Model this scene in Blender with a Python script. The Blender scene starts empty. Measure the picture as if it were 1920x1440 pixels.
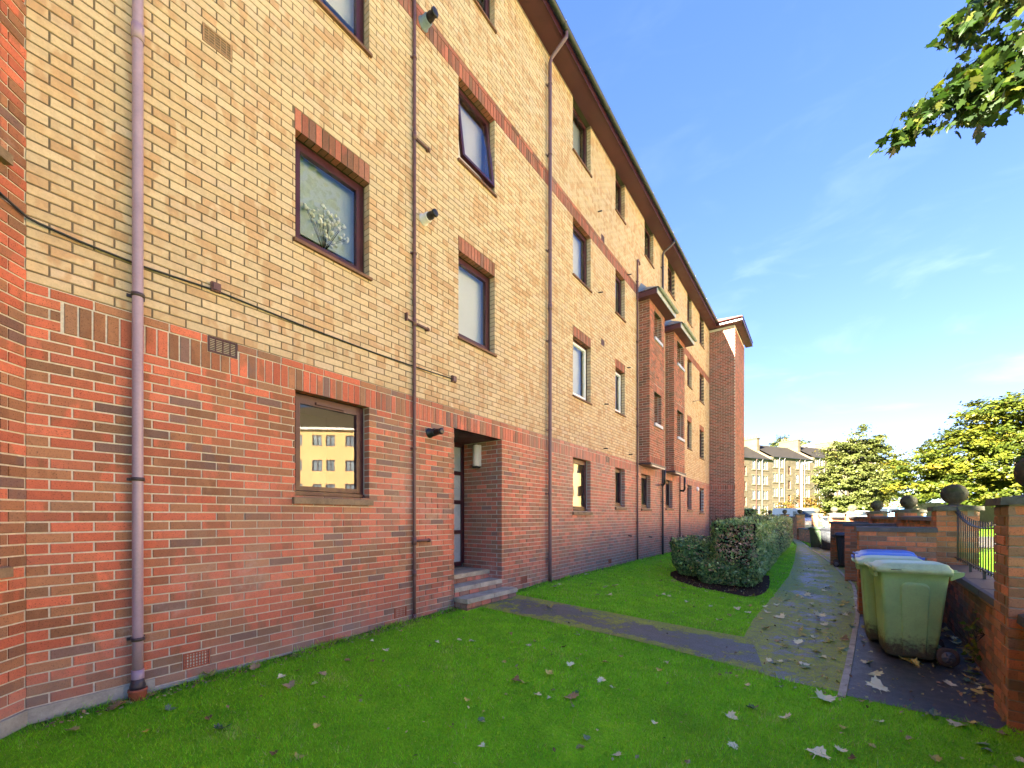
import bpy, math, random
import numpy as np
from mathutils import Vector, Matrix
R = math.radians
random.seed(7)
rng = np.random.default_rng(11)
scn = bpy.context.scene
col = scn.collection

# ------------------------------------------------------------------ camera, sky, sun, exposure
CAM_YAW = 36.149
cam_d = bpy.data.cameras.new('camera')
cam_d.sensor_width = 36.0
cam_d.lens = 14.68
cam_d.shift_y = 0.1292
cam_d.clip_start = 0.05
cam_d.clip_end = 1500
cam = bpy.data.objects.new('camera', cam_d)
cam.location = (4.359, 0.0, 1.40)
cam.rotation_euler = (R(90), 0, R(CAM_YAW))
col.objects.link(cam)
scn.camera = cam

SKY_GAMMA = 0.52
SKY_CLOUD = (3.6, 4.1, 5.4, 1)
SUN_EL, SUN_AZ = 25.0, 190.3            # azimuth clockwise from +Y
world = bpy.data.worlds.new('World')
scn.world = world
world.use_nodes = True
wn, wl = world.node_tree.nodes, world.node_tree.links
wn.clear()
w_out = wn.new('ShaderNodeOutputWorld')
w_bg = wn.new('ShaderNodeBackground')
w_bg.inputs['Strength'].default_value = 0.05
sky = wn.new('ShaderNodeTexSky')
sky.sky_type = 'NISHITA'
sky.sun_disc = False
sky.sun_elevation = R(SUN_EL)
sky.sun_rotation = R(SUN_AZ)
sky.altitude = 0
sky.air_density = 1.0
sky.dust_density = 0.1
sky.ozone_density = 3.0
# thin high wisps of cloud, fixed to the sky by direction
tc = wn.new('ShaderNodeTexCoord')
def wmath(op, a, b=None, c=None):
    n = wn.new('ShaderNodeMath'); n.operation = op
    for i, v in enumerate((a, b, c)):
        if v is None: continue
        if isinstance(v, (int, float)): n.inputs[i].default_value = v
        else: wl.new(v, n.inputs[i])
    return n.outputs[0]
def wmap(v, a, b, c=0.0, d=1.0):
    n = wn.new('ShaderNodeMapRange'); n.interpolation_type = 'SMOOTHSTEP'
    wl.new(v, n.inputs[0])
    for i, q in enumerate((a, b, c, d)): n.inputs[i + 1].default_value = q
    return n.outputs[0]
sx = wn.new('ShaderNodeSeparateXYZ'); wl.new(tc.outputs['Generated'], sx.inputs[0])
az = wmath('ARCTAN2', sx.outputs[0], sx.outputs[1])
el = wmath('ARCSINE', sx.outputs[2])
cb = wn.new('ShaderNodeCombineXYZ')
wl.new(wmath('MULTIPLY', az, 3.0), cb.inputs[0])
wl.new(wmath('MULTIPLY', el, 9.0), cb.inputs[1])
nz = wn.new('ShaderNodeTexNoise'); nz.inputs['Scale'].default_value = 1.6
nz.inputs['Detail'].default_value = 6; nz.inputs['Roughness'].default_value = .55
nz.inputs['Distortion'].default_value = .6
wl.new(cb.outputs[0], nz.inputs['Vector'])
wisp = wmap(nz.outputs['Fac'], .50, .80, 0, .15)
wisp = wmath('MULTIPLY', wisp, wmap(el, .05, .75, 1.0, 0.1))
sat = wn.new('ShaderNodeHueSaturation')
sat.inputs['Saturation'].default_value = 1.32
sat.inputs['Hue'].default_value = 0.534
wl.new(sky.outputs[0], sat.inputs['Color'])
gam = wn.new('ShaderNodeGamma'); gam.inputs[1].default_value = SKY_GAMMA   # evens the sky from zenith to horizon, all round
wl.new(sat.outputs[0], gam.inputs[0])
SKY_TINT = (.74, .86, 1.14, 1)
blu = wn.new('ShaderNodeMixRGB'); blu.blend_type = 'MULTIPLY'; blu.inputs[0].default_value = 1
wl.new(gam.outputs[0], blu.inputs[1]); blu.inputs[2].default_value = SKY_TINT
mixc = wn.new('ShaderNodeMixRGB'); mixc.blend_type = 'MIX'
wl.new(wisp, mixc.inputs[0]); wl.new(blu.outputs[0], mixc.inputs[1])
mixc.inputs[2].default_value = SKY_CLOUD
wl.new(mixc.outputs[0], w_bg.inputs['Color'])
wl.new(w_bg.outputs[0], w_out.inputs[0])

sun_d = bpy.data.lights.new('sun', 'SUN')
sun_d.energy = 5.0
sun_d.angle = R(0.6)
sun_d.color = (1.0, .92, .80)
sun = bpy.data.objects.new('sun', sun_d)
sun.location = (-10, -60, 30)
dvec = Vector((math.sin(R(SUN_AZ)) * math.cos(R(SUN_EL)), math.cos(R(SUN_AZ)) * math.cos(R(SUN_EL)), math.sin(R(SUN_EL))))
sun.rotation_euler = dvec.to_track_quat('Z', 'Y').to_euler()
col.objects.link(sun)

scn.view_settings.view_transform = 'Standard'
scn.view_settings.look = 'None'
scn.view_settings.exposure = 4.15
scn.view_settings.use_white_balance = True
scn.view_settings.white_balance_temperature = 7200
scn.view_settings.white_balance_tint = 4
scn.view_settings.gamma = 1.0
scn.view_settings.use_curve_mapping = False
scn.render.engine = 'CYCLES'
scn.cycles.max_bounces = 8
scn.cycles.diffuse_bounces = 4
scn.cycles.transparent_max_bounces = 12

# ------------------------------------------------------------------ object helpers
def tag(o, label=None, cat=None, group=None, kind=None):
    if label: o['label'] = label
    if cat: o['category'] = cat
    if group: o['group'] = group
    if kind: o['kind'] = kind
    return o

def link(o, parent=None):
    col.objects.link(o)
    if parent is not None: o.parent = parent
    return o

def empty(name, loc=(0, 0, 0), rz=0.0, label=None, cat=None, group=None):
    o = bpy.data.objects.new(name, None)
    o.empty_display_size = .2
    o.location = loc; o.rotation_euler = (0, 0, rz)
    col.objects.link(o)
    return tag(o, label, cat, group)

def copy_tree(o, parent=None):
    c = o.copy(); col.objects.link(c)
    if parent is not None: c.parent = parent
    for ch in list(o.children): copy_tree(ch, c)
    return c

BOXF = [(0, 1, 2, 3), (7, 6, 5, 4), (0, 4, 5, 1), (1, 5, 6, 2), (2, 6, 7, 3), (3, 7, 4, 0)]

class MB:
    """collects geometry; build() links it as one mesh object"""
    def __init__(s):
        s.v = []; s.f = []; s.m = []; s.t = []; s.sm = []
    def add(s, vs, fs, mat=0, tint=(.5, .5, .5), smooth=False):
        b = len(s.v)
        s.v.extend([tuple(p) for p in vs]); s.t.extend([tint] * len(vs))
        for q in fs:
            s.f.append(tuple(b + i for i in q)); s.m.append(mat); s.sm.append(smooth)
        return s
    def box(s, a, b, mat=0, tint=(.5, .5, .5)):
        (x0, y0, z0), (x1, y1, z1) = a, b
        if x0 > x1: x0, x1 = x1, x0
        if y0 > y1: y0, y1 = y1, y0
        if z0 > z1: z0, z1 = z1, z0
        v = [(x0, y0, z0), (x0, y1, z0), (x1, y1, z0), (x1, y0, z0), (x0, y0, z1), (x0, y1, z1), (x1, y1, z1), (x1, y0, z1)]
        return s.add(v, BOXF, mat, tint)
    def hexa(s, v, mat=0, tint=(.5, .5, .5)):
        return s.add(v, BOXF, mat, tint)
    def quad(s, a, b, c, d, mat=0, tint=(.5, .5, .5)):
        return s.add([a, b, c, d], [(0, 1, 2, 3)], mat, tint)
    def prism(s, poly, fn, d0, d1, mat=0, tint=(.5, .5, .5)):
        n = len(poly)
        v = [fn(p[0], p[1], d0) for p in poly] + [fn(p[0], p[1], d1) for p in poly]
        f = [tuple(range(n - 1, -1, -1)), tuple(range(n, 2 * n))]
        f += [(i, (i + 1) % n, n + (i + 1) % n, n + i) for i in range(n)]
        return s.add(v, f, mat, tint)
    def tube(s, pts, r, seg=10, mat=0, caps=True, tint=(.5, .5, .5)):
        pts = [Vector(p) for p in pts]; n = len(pts)
        rs = r if isinstance(r, (list, tuple)) else [r] * n
        vs = []; ref = None
        for i, p in enumerate(pts):
            if i == 0: t = pts[1] - p
            elif i == n - 1: t = p - pts[i - 1]
            else: t = (pts[i + 1] - p).normalized() + (p - pts[i - 1]).normalized()
            t.normalize()
            if ref is None:
                ref = Vector((0, 0, 1)) if abs(t.z) < .9 else Vector((1, 0, 0))
            a = t.cross(ref)
            if a.length < 1e-5: a = t.cross(Vector((0, 1, 0)))
            a.normalize(); b = a.cross(t).normalized(); ref = b
            for k in range(seg):
                w = 2 * math.pi * k / seg
                vs.append(p + (a * math.cos(w) + b * math.sin(w)) * rs[i])
        fs = []
        for i in range(n - 1):
            for k in range(seg):
                k2 = (k + 1) % seg
                fs.append((i * seg + k, i * seg + k2, (i + 1) * seg + k2, (i + 1) * seg + k))
        s.add(vs, fs, mat, tint, True)
        if caps:
            b = len(s.v) - len(vs)
            s.f.append(tuple(b + k for k in range(seg - 1, -1, -1))); s.m.append(mat); s.sm.append(False)
            s.f.append(tuple(b + (n - 1) * seg + k for k in range(seg))); s.m.append(mat); s.sm.append(False)
        return s
    def lathe(s, prof, seg=20, mat=0, c=(0, 0, 0), axis='Z', tint=(.5, .5, .5)):
        vs = []; fs = []; n = len(prof)
        for (r, h) in prof:
            for k in range(seg):
                w = 2 * math.pi * k / seg
                x, y = r * math.cos(w), r * math.sin(w)
                p = (x, y, h) if axis == 'Z' else ((x, h, y) if axis == 'Y' else (h, x, y))
                vs.append((p[0] + c[0], p[1] + c[1], p[2] + c[2]))
        for i in range(n - 1):
            for k in range(seg):
                k2 = (k + 1) % seg
                fs.append((i * seg + k, i * seg + k2, (i + 1) * seg + k2, (i + 1) * seg + k))
        fs.append(tuple(range(seg - 1, -1, -1))); fs.append(tuple((n - 1) * seg + k for k in range(seg)))
        return s.add(vs, fs, mat, tint, True)
    def mesh(s, name, mats):
        me = bpy.data.meshes.new(name)
        me.from_pydata(s.v, [], s.f)
        for m in (mats if isinstance(mats, (list, tuple)) else [mats]): me.materials.append(m)
        if s.f:
            me.polygons.foreach_set('material_index', s.m)
            me.polygons.foreach_set('use_smooth', s.sm)
        at = me.attributes.new('tint', 'FLOAT_COLOR', 'POINT')
        arr = np.ones((len(s.v), 4), 'f'); arr[:, :3] = np.array(s.t, 'f').reshape(-1, 3)
        at.data.foreach_set('color', arr.ravel())
        me.update()
        return me
    def build(s, name, mats, parent=None, kind=None, loc=None, rz=None):
        o = bpy.data.objects.new(name, s.mesh(name, mats))
        if loc is not None: o.location = loc
        if rz is not None: o.rotation_euler = (0, 0, rz)
        link(o, parent)
        if kind: o['kind'] = kind
        return o

def np_mesh(name, V, F, mat, tint=None, smooth=False):
    """V (n,3) float array, F (m,k) int array of equal sided faces"""
    me = bpy.data.meshes.new(name)
    V = np.ascontiguousarray(V, 'f'); F = np.ascontiguousarray(F, 'i')
    n, k = F.shape
    me.vertices.add(len(V)); me.vertices.foreach_set('co', V.ravel())
    me.loops.add(n * k); me.loops.foreach_set('vertex_index', F.ravel())
    me.polygons.add(n)
    me.polygons.foreach_set('loop_start', np.arange(0, n * k, k, dtype='i'))
    try: me.polygons.foreach_set('loop_total', np.full(n, k, 'i'))
    except Exception: pass
    if smooth: me.polygons.foreach_set('use_smooth', np.ones(n, bool))
    if tint is not None:
        at = me.attributes.new('tint', 'FLOAT_COLOR', 'POINT')
        arr = np.ones((len(V), 4), 'f'); arr[:, :3] = tint
        at.data.foreach_set('color', arr.ravel())
    me.materials.append(mat)
    me.update(calc_edges=True)
    return me

# ------------------------------------------------------------------ materials
class NT:
    def __init__(s, name):
        s.m = bpy.data.materials.new(name); s.m.use_nodes = True
        s.n = s.m.node_tree.nodes; s.l = s.m.node_tree.links
        s.n.clear()
        s.out = s.n.new('ShaderNodeOutputMaterial')
        s.p = s.n.new('ShaderNodeBsdfPrincipled')
        s.l.new(s.p.outputs[0], s.out.inputs[0])
        s.pos = None
    def new(s, t, **kw):
        n = s.n.new(t)
        for k, v in kw.items(): setattr(n, k, v)
        return n
    def P(s):
        if s.pos is None: s.pos = s.new('ShaderNodeNewGeometry').outputs['Position']
        return s.pos
    def set(s, inp, v):
        if isinstance(v, (int, float)): inp.default_value = v
        elif isinstance(v, (tuple, list)):
            inp.default_value = tuple(v) if len(v) == 4 or inp.type == 'VECTOR' else (*v, 1)
        else: s.l.new(v, inp)
    def math(s, op, a, b=None, c=None, clamp=False):
        n = s.new('ShaderNodeMath', operation=op); n.use_clamp = clamp
        for i, v in enumerate((a, b, c)):
            if v is not None: s.set(n.inputs[i], v)
        return n.outputs[0]
    def noise(s, scale, detail=4, rough=.6, vec=None, dist=0.0):
        n = s.new('ShaderNodeTexNoise')
        n.inputs['Scale'].default_value = scale; n.inputs['Detail'].default_value = detail
        n.inputs['Roughness'].default_value = rough; n.inputs['Distortion'].default_value = dist
        s.l.new(vec if vec is not None else s.P(), n.inputs['Vector'])
        return n.outputs['Fac']
    def scale(s, v, sc):
        n = s.new('ShaderNodeMapping'); n.inputs['Scale'].default_value = sc
        s.l.new(v if v is not None else s.P(), n.inputs['Vector']); return n.outputs[0]
    def ramp(s, fac, stops, interp='LINEAR'):
        n = s.new('ShaderNodeValToRGB'); n.color_ramp.interpolation = interp
        e = n.color_ramp.elements
        while len(e) > 1: e.remove(e[-1])
        e[0].position = stops[0][0]; e[0].color = (*stops[0][1], 1)
        for p, c in stops[1:]:
            q = e.new(p); q.color = (*c, 1)
        s.l.new(fac, n.inputs[0]); return n.outputs[0]
    def mr(s, v, a, b, c=0.0, d=1.0, smooth=True):
        n = s.new('ShaderNodeMapRange')
        if smooth: n.interpolation_type = 'SMOOTHSTEP'
        s.l.new(v, n.inputs[0])
        for i, q in enumerate((a, b, c, d)): n.inputs[i + 1].default_value = q
        return n.outputs[0]
    def mix(s, fac, a, b, mode='MIX'):
        n = s.new('ShaderNodeMixRGB', blend_type=mode)
        s.set(n.inputs[0], fac); s.set(n.inputs[1], a); s.set(n.inputs[2], b)
        return n.outputs[0]
    def attr(s, name='tint'):
        n = s.new('ShaderNodeAttribute', attribute_name=name)
        q = s.new('ShaderNodeSeparateColor'); s.l.new(n.outputs['Color'], q.inputs[0])
        return n.outputs['Color'], q.outputs
    def xyz(s):
        q = s.new('ShaderNodeSeparateXYZ'); s.l.new(s.P(), q.inputs[0]); return q.outputs
    def bump(s, h, strength=.3, dist=.01):
        n = s.new('ShaderNodeBump'); n.inputs['Strength'].default_value = strength
        n.inputs['Distance'].default_value = dist
        s.l.new(h, n.inputs['Height']); s.l.new(n.outputs[0], s.p.inputs['Normal'])
    def fin(s, color=None, rough=.8, spec=None, metal=None):
        if color is not None: s.set(s.p.inputs['Base Color'], color)
        s.set(s.p.inputs['Roughness'], rough)
        if spec is not None: s.set(s.p.inputs['Specular IOR Level'], spec)
        if metal is not None: s.set(s.p.inputs['Metallic'], metal)
        return s.m

def plain(name, c, rough=.6, var=.25, scale=6.0, spec=.4, metal=0.0, bump=0.0, grain=60.0):
    t = NT(name)
    n1 = t.noise(scale, 5, .65)
    n2 = t.noise(grain, 3, .6)
    k = t.math('ADD', t.math('MULTIPLY', n1, .7), t.math('MULTIPLY', n2, .3))
    lo = tuple(q * (1 - var) for q in c); hi = tuple(min(1, q * (1 + var)) for q in c)
    cc = t.ramp(k, [(.3, lo), (.7, hi)])
    if bump: t.bump(t.noise(grain, 4, .7), bump, .004)
    r = t.mr(n1, .3, .7, max(.05, rough - .1), min(1, rough + .1))
    return t.fin(cc, r, spec, metal)

def brick_mat(name, stops, speck, lo=.78, hi=1.18, bloom_haze=False, spots=.6):
    t = NT(name)
    _, a = t.attr()
    base = t.ramp(a[0], stops, 'CONSTANT')
    pos = t.P()
    # second tone burnt across part of some bricks
    patch = t.noise(7.0, 2, .5, t.scale(None, (1, 1, .35)))
    two = t.math('MULTIPLY', t.mr(patch, .44, .54), t.mr(a[2], .35, .7))
    base = t.mix(t.math('MULTIPLY', two, .75), base, speck[0])
    bright = t.mr(a[1], 0, 1, lo, hi, False)
    n = t.noise(26, 4, .7)
    bright = t.math('MULTIPLY', bright, t.mr(n, .3, .7, .86, 1.12, False))
    cb = t.new('ShaderNodeCombineColor')
    for i in range(3): t.l.new(bright, cb.inputs[i])
    base = t.mix(1.0, base, cb.outputs[0], 'MULTIPLY')
    sp = t.mr(t.noise(120, 2, .7), .57, .67)
    base = t.mix(t.math('MULTIPLY', sp, spots), base, speck[1])
    # lime bloom in patches and damp grey near the ground
    z = t.xyz()[2]
    bl = t.math('MULTIPLY', t.mr(t.noise(.9, 6, .7), .56, .74), t.mr(t.noise(14, 4, .7), .35, .75))
    base = t.mix(t.math('MULTIPLY', bl, speck[3]), base, (.60, .50, .47))
    damp = t.math('MULTIPLY', t.mr(z, .55, -.05), t.mr(t.noise(2.2, 5, .7), .25, .7))
    base = t.mix(t.math('MULTIPLY', damp, .5), base, speck[2])
    if bloom_haze:                            # lime bloom with distance haze painted in, paler along the wall
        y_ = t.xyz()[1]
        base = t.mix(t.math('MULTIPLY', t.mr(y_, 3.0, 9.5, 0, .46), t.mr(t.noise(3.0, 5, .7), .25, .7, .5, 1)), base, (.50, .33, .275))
    st = t.noise(1.0, 4, .7, t.scale(None, (5.5, 5.5, .35)))
    base = t.mix(t.mr(st, .50, .78, 0, .34), base, speck[0])
    base = t.mix(t.mr(t.noise(.45, 4, .6), .42, .75, 0, .22), base, speck[2])
    t.bump(t.noise(120, 4, .7), .35, .004)
    return t.fin(base, t.mr(n, .3, .7, .72, .92), .25)

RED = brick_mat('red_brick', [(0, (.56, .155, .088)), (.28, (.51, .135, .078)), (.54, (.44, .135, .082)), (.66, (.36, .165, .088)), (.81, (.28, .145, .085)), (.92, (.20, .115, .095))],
                [(.27, .12, .065), (.045, .02, .015), (.36, .29, .25), .6], bloom_haze=True)
LINB = brick_mat('brown_red_brick', [(0, (.40, .135, .088)), (.35, (.34, .120, .080)), (.65, (.29, .125, .085)), (.85, (.23, .115, .085))],
                [(.20, .10, .06), (.05, .025, .02), (.34, .27, .23), .4])
WALLB = brick_mat('weathered_garden_brick', [(0, (0.594, 0.204, 0.094)), (.30, (0.484, 0.187, 0.094)), (.52, (0.396, 0.182, 0.088)), (.72, (0.330, 0.176, 0.094)), (.88, (0.264, 0.154, 0.099))],
                [(.22, .12, .06), (.06, .035, .02), (.20, .17, .10), .35])
YEL = brick_mat('yellow_brick', [(0, (.56, .430, .268)), (.35, (.575, .446, .283)), (.7, (.555, .413, .245)), (.88, (.575, .440, .298))],
                [(.47, .28, .145), (.27, .15, .075), (.38, .30, .22), .30], .92, 1.08, spots=.22)
def mortar_mat(name, c, var=.2):
    t = NT(name)
    n = t.noise(40, 5, .7)
    cc = t.ramp(n, [(.3, tuple(q * (1 - var) for q in c)), (.7, tuple(q * (1 + var) for q in c))])
    big = t.noise(.8, 4, .6)
    cc = t.mix(t.mr(big, .4, .75, 0, .4), cc, tuple(q * .6 for q in c))
    t.bump(t.noise(200, 3, .7), .4, .003)
    return t.fin(cc, .95, .1)
MORTAR_L = mortar_mat('pale_mortar', (.57, .53, .45))
MORTAR_D = mortar_mat('grey_mortar', (.175, .135, .095))
MORTAR_G = mortar_mat('weathered_mortar', (.27, .235, .18))
CONC = plain('weathered_concrete', (.40, .36, .26), .9, .45, 5, .2, 0, .5, 70)
FOOT = plain('concrete_footing', (.36, .34, .29), .95, .35, 6, .15, 0, .6, 50)
SILLT = plain('brown_sill_tile', (.17, .085, .050), .7, .4, 8, .3, 0, .3, 90)
SILLC = plain('brown_stone_sill', (.23, .165, .105), .85, .45, 7, .2, 0, .5, 70)
MAROON = plain('maroon_stain', (.050, .011, .016), .42, .3, 5, .5)
BROWNF = plain('brown_stain', (.070, .030, .022), .42, .35, 9, .5)
GREYT = plain('grey_white_trim', (.42, .43, .46), .45, .12, 4, .4)
WHITEF = plain('white_plastic', (.78, .79, .80), .35, .05, 4, .5)
SOFFIT = plain('maroon_soffit', (.085, .028, .034), .5, .25, 3, .4)
GUTTER = plain('black_gutter', (.022, .030, .030), .38, .4, 5, .5)
PIPE = plain('mauve_painted_pipe', (.33, .24, .30), .38, .18, 3, .5)
PIPEB = plain('brown_painted_pipe', (.125, .058, .054), .45, .35, 14, .5)
PIPEM = plain('maroon_painted_pipe', (.135, .075, .085), .4, .2, 4, .5)
PIPED = plain('dark_pipe', (.05, .035, .040), .4, .3, 6, .5)
TERRA = plain('terracotta', (.36, .105, .060), .8, .3, 9, .2, 0, .3)
DARK = plain('dark_void', (.012, .011, .012), .9, .2, 5, .1)
BLACKP = plain('black_plastic', (.014, .014, .016), .4, .3, 8, .5)
OFFW = plain('off_white_plastic', (.64, .58, .54), .5, .15, 6, .4)
LEAD = plain('lead_roof', (.16, .20, .22), .5, .3, 4, .4)
GUTG = plain('green_grey_gutter', (.20, .23, .19), .5, .3, 5, .4)
TILE = plain('mossy_roof_tile', (.070, .060, .036), .85, .45, 4, .2, 0, .4)
SLATE = plain('roof_slate', (.022, .019, .017), .85, .35, 1.2, .1, 0, .3, 8)
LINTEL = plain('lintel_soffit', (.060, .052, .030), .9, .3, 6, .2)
ROOM = plain('room_plaster', (.74, .72, .68), .9, .1, 1, .2)
BLIND = plain('cream_blind', (.72, .70, .64), .8, .06, 2, .2)
CURT = plain('grey_curtain', (.30, .33, .34), .9, .2, 3, .1)
IRON = plain('black_iron', (.020, .022, .028), .38, .3, 20, .5)
COPE = plain('dark_coping_stone', (.085, .082, .078), .7, .5, 6, .35, 0, .5, 60)
def stone_ball_mat():
    t = NT('mossy_cast_stone')
    n = t.noise(9, 6, .7); m = t.noise(4, 5, .7)
    cc = t.ramp(n, [(.3, (.030, .026, .020)), (.55, (.075, .066, .052)), (.75, (.17, .155, .13))])
    nrm = t.new('ShaderNodeNewGeometry').outputs['Normal']
    q = t.new('ShaderNodeSeparateXYZ'); t.l.new(nrm, q.inputs[0])
    up = t.math('MULTIPLY', t.mr(q.outputs[2], -.1, .8), t.mr(m, .40, .58))
    cc = t.mix(t.math('MULTIPLY', up, .8), cc, (.060, .085, .016))
    t.bump(t.noise(50, 5, .7), .6, .01)
    return t.fin(cc, .92, .15)
BALL = stone_ball_mat()
def cap_mat():
    t = NT('mossy_cap_stone')
    n = t.noise(7, 6, .7)
    cc = t.ramp(n, [(.3, (.050, .045, .036)), (.55, (.115, .105, .085)), (.78, (.22, .205, .17))])
    cc = t.mix(t.mr(t.noise(3, 5, .7), .5, .66, 0, .6), cc, (.08, .085, .025))
    t.bump(t.noise(60, 5, .7), .6, .008)
    return t.fin(cc, .9, .15)
CAP = cap_mat()

def glass_mat(name, tint=(.86, .90, .90), gloss=1.45):
    t = NT(name)
    t.n.remove(t.p)
    tr = t.new('ShaderNodeBsdfTransparent'); tr.inputs[0].default_value = (*tint, 1)
    gl = t.new('ShaderNodeBsdfGlossy'); gl.inputs['Roughness'].default_value = .012
    gl.inputs['Color'].default_value = (.96, .98, 1, 1)
    fr = t.new('ShaderNodeFresnel'); fr.inputs['IOR'].default_value = gloss
    k = t.math('MULTIPLY_ADD', fr.outputs[0], .95, .055, True)
    wob = t.new('ShaderNodeBump'); wob.inputs['Strength'].default_value = .03; wob.inputs['Distance'].default_value = .02
    t.l.new(t.noise(2.5, 1, .4), wob.inputs['Height'])
    t.l.new(wob.outputs[0], gl.inputs['Normal']); t.l.new(wob.outputs[0], fr.inputs['Normal'])
    mx = t.new('ShaderNodeMixShader')
    t.l.new(k, mx.inputs[0]); t.l.new(tr.outputs[0], mx.inputs[1]); t.l.new(gl.outputs[0], mx.inputs[2])
    t.l.new(mx.outputs[0], t.out.inputs[0])
    return t.m
GLASS = glass_mat('window_glass')

def leaf_mat(name, stops, trans=.35, rough=.5, spec=.3):
    t = NT(name)
    _, a = t.attr()
    c = t.ramp(a[0], stops)
    b = t.mr(a[1], 0, 1, .72, 1.28, False)
    cb = t.new('ShaderNodeCombineColor')
    for i in range(3): t.l.new(b, cb.inputs[i])
    c = t.mix(1.0, c, cb.outputs[0], 'MULTIPLY')
    t.fin(c, rough, spec)
    tl = t.new('ShaderNodeBsdfTranslucent')
    t.l.new(t.mix(1.0, c, (1.25, 1.25, .7), 'MULTIPLY'), tl.inputs[0])
    mx = t.new('ShaderNodeMixShader'); mx.inputs[0].default_value = trans
    t.l.new(t.p.outputs[0], mx.inputs[1]); t.l.new(tl.outputs[0], mx.inputs[2])
    t.l.new(mx.outputs[0], t.out.inputs[0])
    return t.m
MAPLE = leaf_mat('maple_leaf_green', [(0, (.010, .024, .006)), (.5, (.020, .044, .008)), (.85, (.040, .066, .010)), (1, (.075, .080, .012))], .5)
MIDLEAF = leaf_mat('olive_tree_leaf', [(0, (0.044, 0.057, 0.014)), (.5, (0.078, 0.092, 0.023)), (.8, (0.120, 0.120, 0.034)), (1, (0.139, 0.094, 0.031))], .3)
YLEAF = leaf_mat('autumn_tree_leaf', [(0, (0.033, 0.053, 0.007)), (.35, (0.066, 0.084, 0.009)), (.7, (0.134, 0.123, 0.013)), (.9, (0.184, 0.134, 0.014)), (1, (0.167, 0.084, 0.017))], .35)
SHRUBL = leaf_mat('autumn_shrub_leaf', [(0, (0.054, 0.060, 0.012)), (.5, (0.120, 0.084, 0.015)), (.8, (0.162, 0.078, 0.018)), (1, (0.144, 0.048, 0.012))], .3)
HEDGEL = leaf_mat('hedge_leaf', [(0, (0.040, 0.098, 0.040)), (.35, (0.127, 0.253, 0.086)), (.62, (0.333, 0.506, 0.161)), (.76, (0.598, 0.713, 0.299)), (.80, (0.322, 0.201, 0.127)), (1, (0.667, 0.437, 0.276))], .15, .32, .5)
PINEL = leaf_mat('pine_needles', [(0, (.03, .05, .015)), (1, (.09, .10, .03))], .1)
GRASS = leaf_mat("grass_blade", [(0, (0.159, 0.512, 0.015)), (.5, (0.305, 0.805, 0.024)), (.85, (0.488, 0.850, 0.049)), (1, (0.756, 0.708, 0.268))], .35, .5, .25)
# short blades shade mostly like the sward they make up
gn_ = GRASS.node_tree; up_ = gn_.nodes.new('ShaderNodeNewGeometry'); mxn = gn_.nodes.new('ShaderNodeMix'); mxn.data_type = 'VECTOR'
mxn.inputs[0].default_value = .75; gn_.links.new(up_.outputs['Normal'], mxn.inputs[4]); mxn.inputs[5].default_value = (0, 0, 1)
for n_g in gn_.nodes:
    if n_g.type in ('BSDF_PRINCIPLED',): gn_.links.new(mxn.outputs[1], n_g.inputs['Normal'])

FALLY = leaf_mat('fallen_leaf_yellow', [(0, (.52, .40, .05)), (.5, (.58, .50, .16)), (1, (.50, .36, .04))], .15, .55, .3)
FALLP = leaf_mat('fallen_leaf_pale', [(0, (.66, .62, .34)), (.5, (.74, .69, .42)), (1, (.60, .56, .24))], .12, .5, .35)
FALLB = leaf_mat('fallen_leaf_brown', [(0, (.27, .155, .06)), (.5, (.42, .27, .11)), (1, (.50, .36, .19))], .1, .6, .3)
FALLG = leaf_mat('fallen_leaf_green', [(0, (.10, .17, .10)), (.5, (.20, .30, .16)), (1, (.30, .36, .10))], .1, .45, .4)
LITTER = leaf_mat('leaf_crumbs', [(0, (.20, .11, .05)), (.4, (.33, .24, .11)), (.7, (.40, .38, .10)), (1, (.50, .46, .30))], .1)
BARK = plain('grey_bark', (.10, .080, .058), .95, .4, 7, .1, 0, .8, 30)
TWIG = plain('dark_twig', (.035, .026, .018), .9, .3, 9, .1)

# ------------------------------------------------------------------ ground levels
def zf(Y):
    Y = np.asarray(Y, float)
    return np.interp(Y, [1, 7], [-.03, .085])
def gz(X, Y):
    k = np.clip(np.asarray(X, float) / 4.2, 0, 1)
    return zf(Y) * (1 - k) - .16 * k
def g(X, Y): return float(gz(X, Y))

def ground_mat(name, c0, c1, c2):
    t = NT(name)
    n = t.noise(3.0, 6, .7); n2 = t.noise(40, 4, .7); n3 = t.noise(.5, 4, .6)
    k = t.math('ADD', t.math('MULTIPLY', n, .5), t.math('MULTIPLY', n2, .5))
    c = t.ramp(k, [(.25, c0), (.5, c1), (.72, c2)])
    c = t.mix(t.mr(n3, .5, .75, 0, .35), c, (.10, .15, .02))
    c = t.mix(t.math('MULTIPLY', t.mr(n2, .60, .72), .55), c, (.050, .036, .018))
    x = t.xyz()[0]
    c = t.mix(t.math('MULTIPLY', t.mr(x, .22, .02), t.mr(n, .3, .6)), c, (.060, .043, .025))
    t.bump(n2, .8, .02)
    return t.fin(c, .95, .1)
GROUND = ground_mat('rough_grass', (.030, .060, .008), (.085, .190, .010), (.15, .28, .016))
SWARD = ground_mat('lawn_sward', (.07, .15, .010), (.22, .54, .018), (.38, .74, .03))

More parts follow.
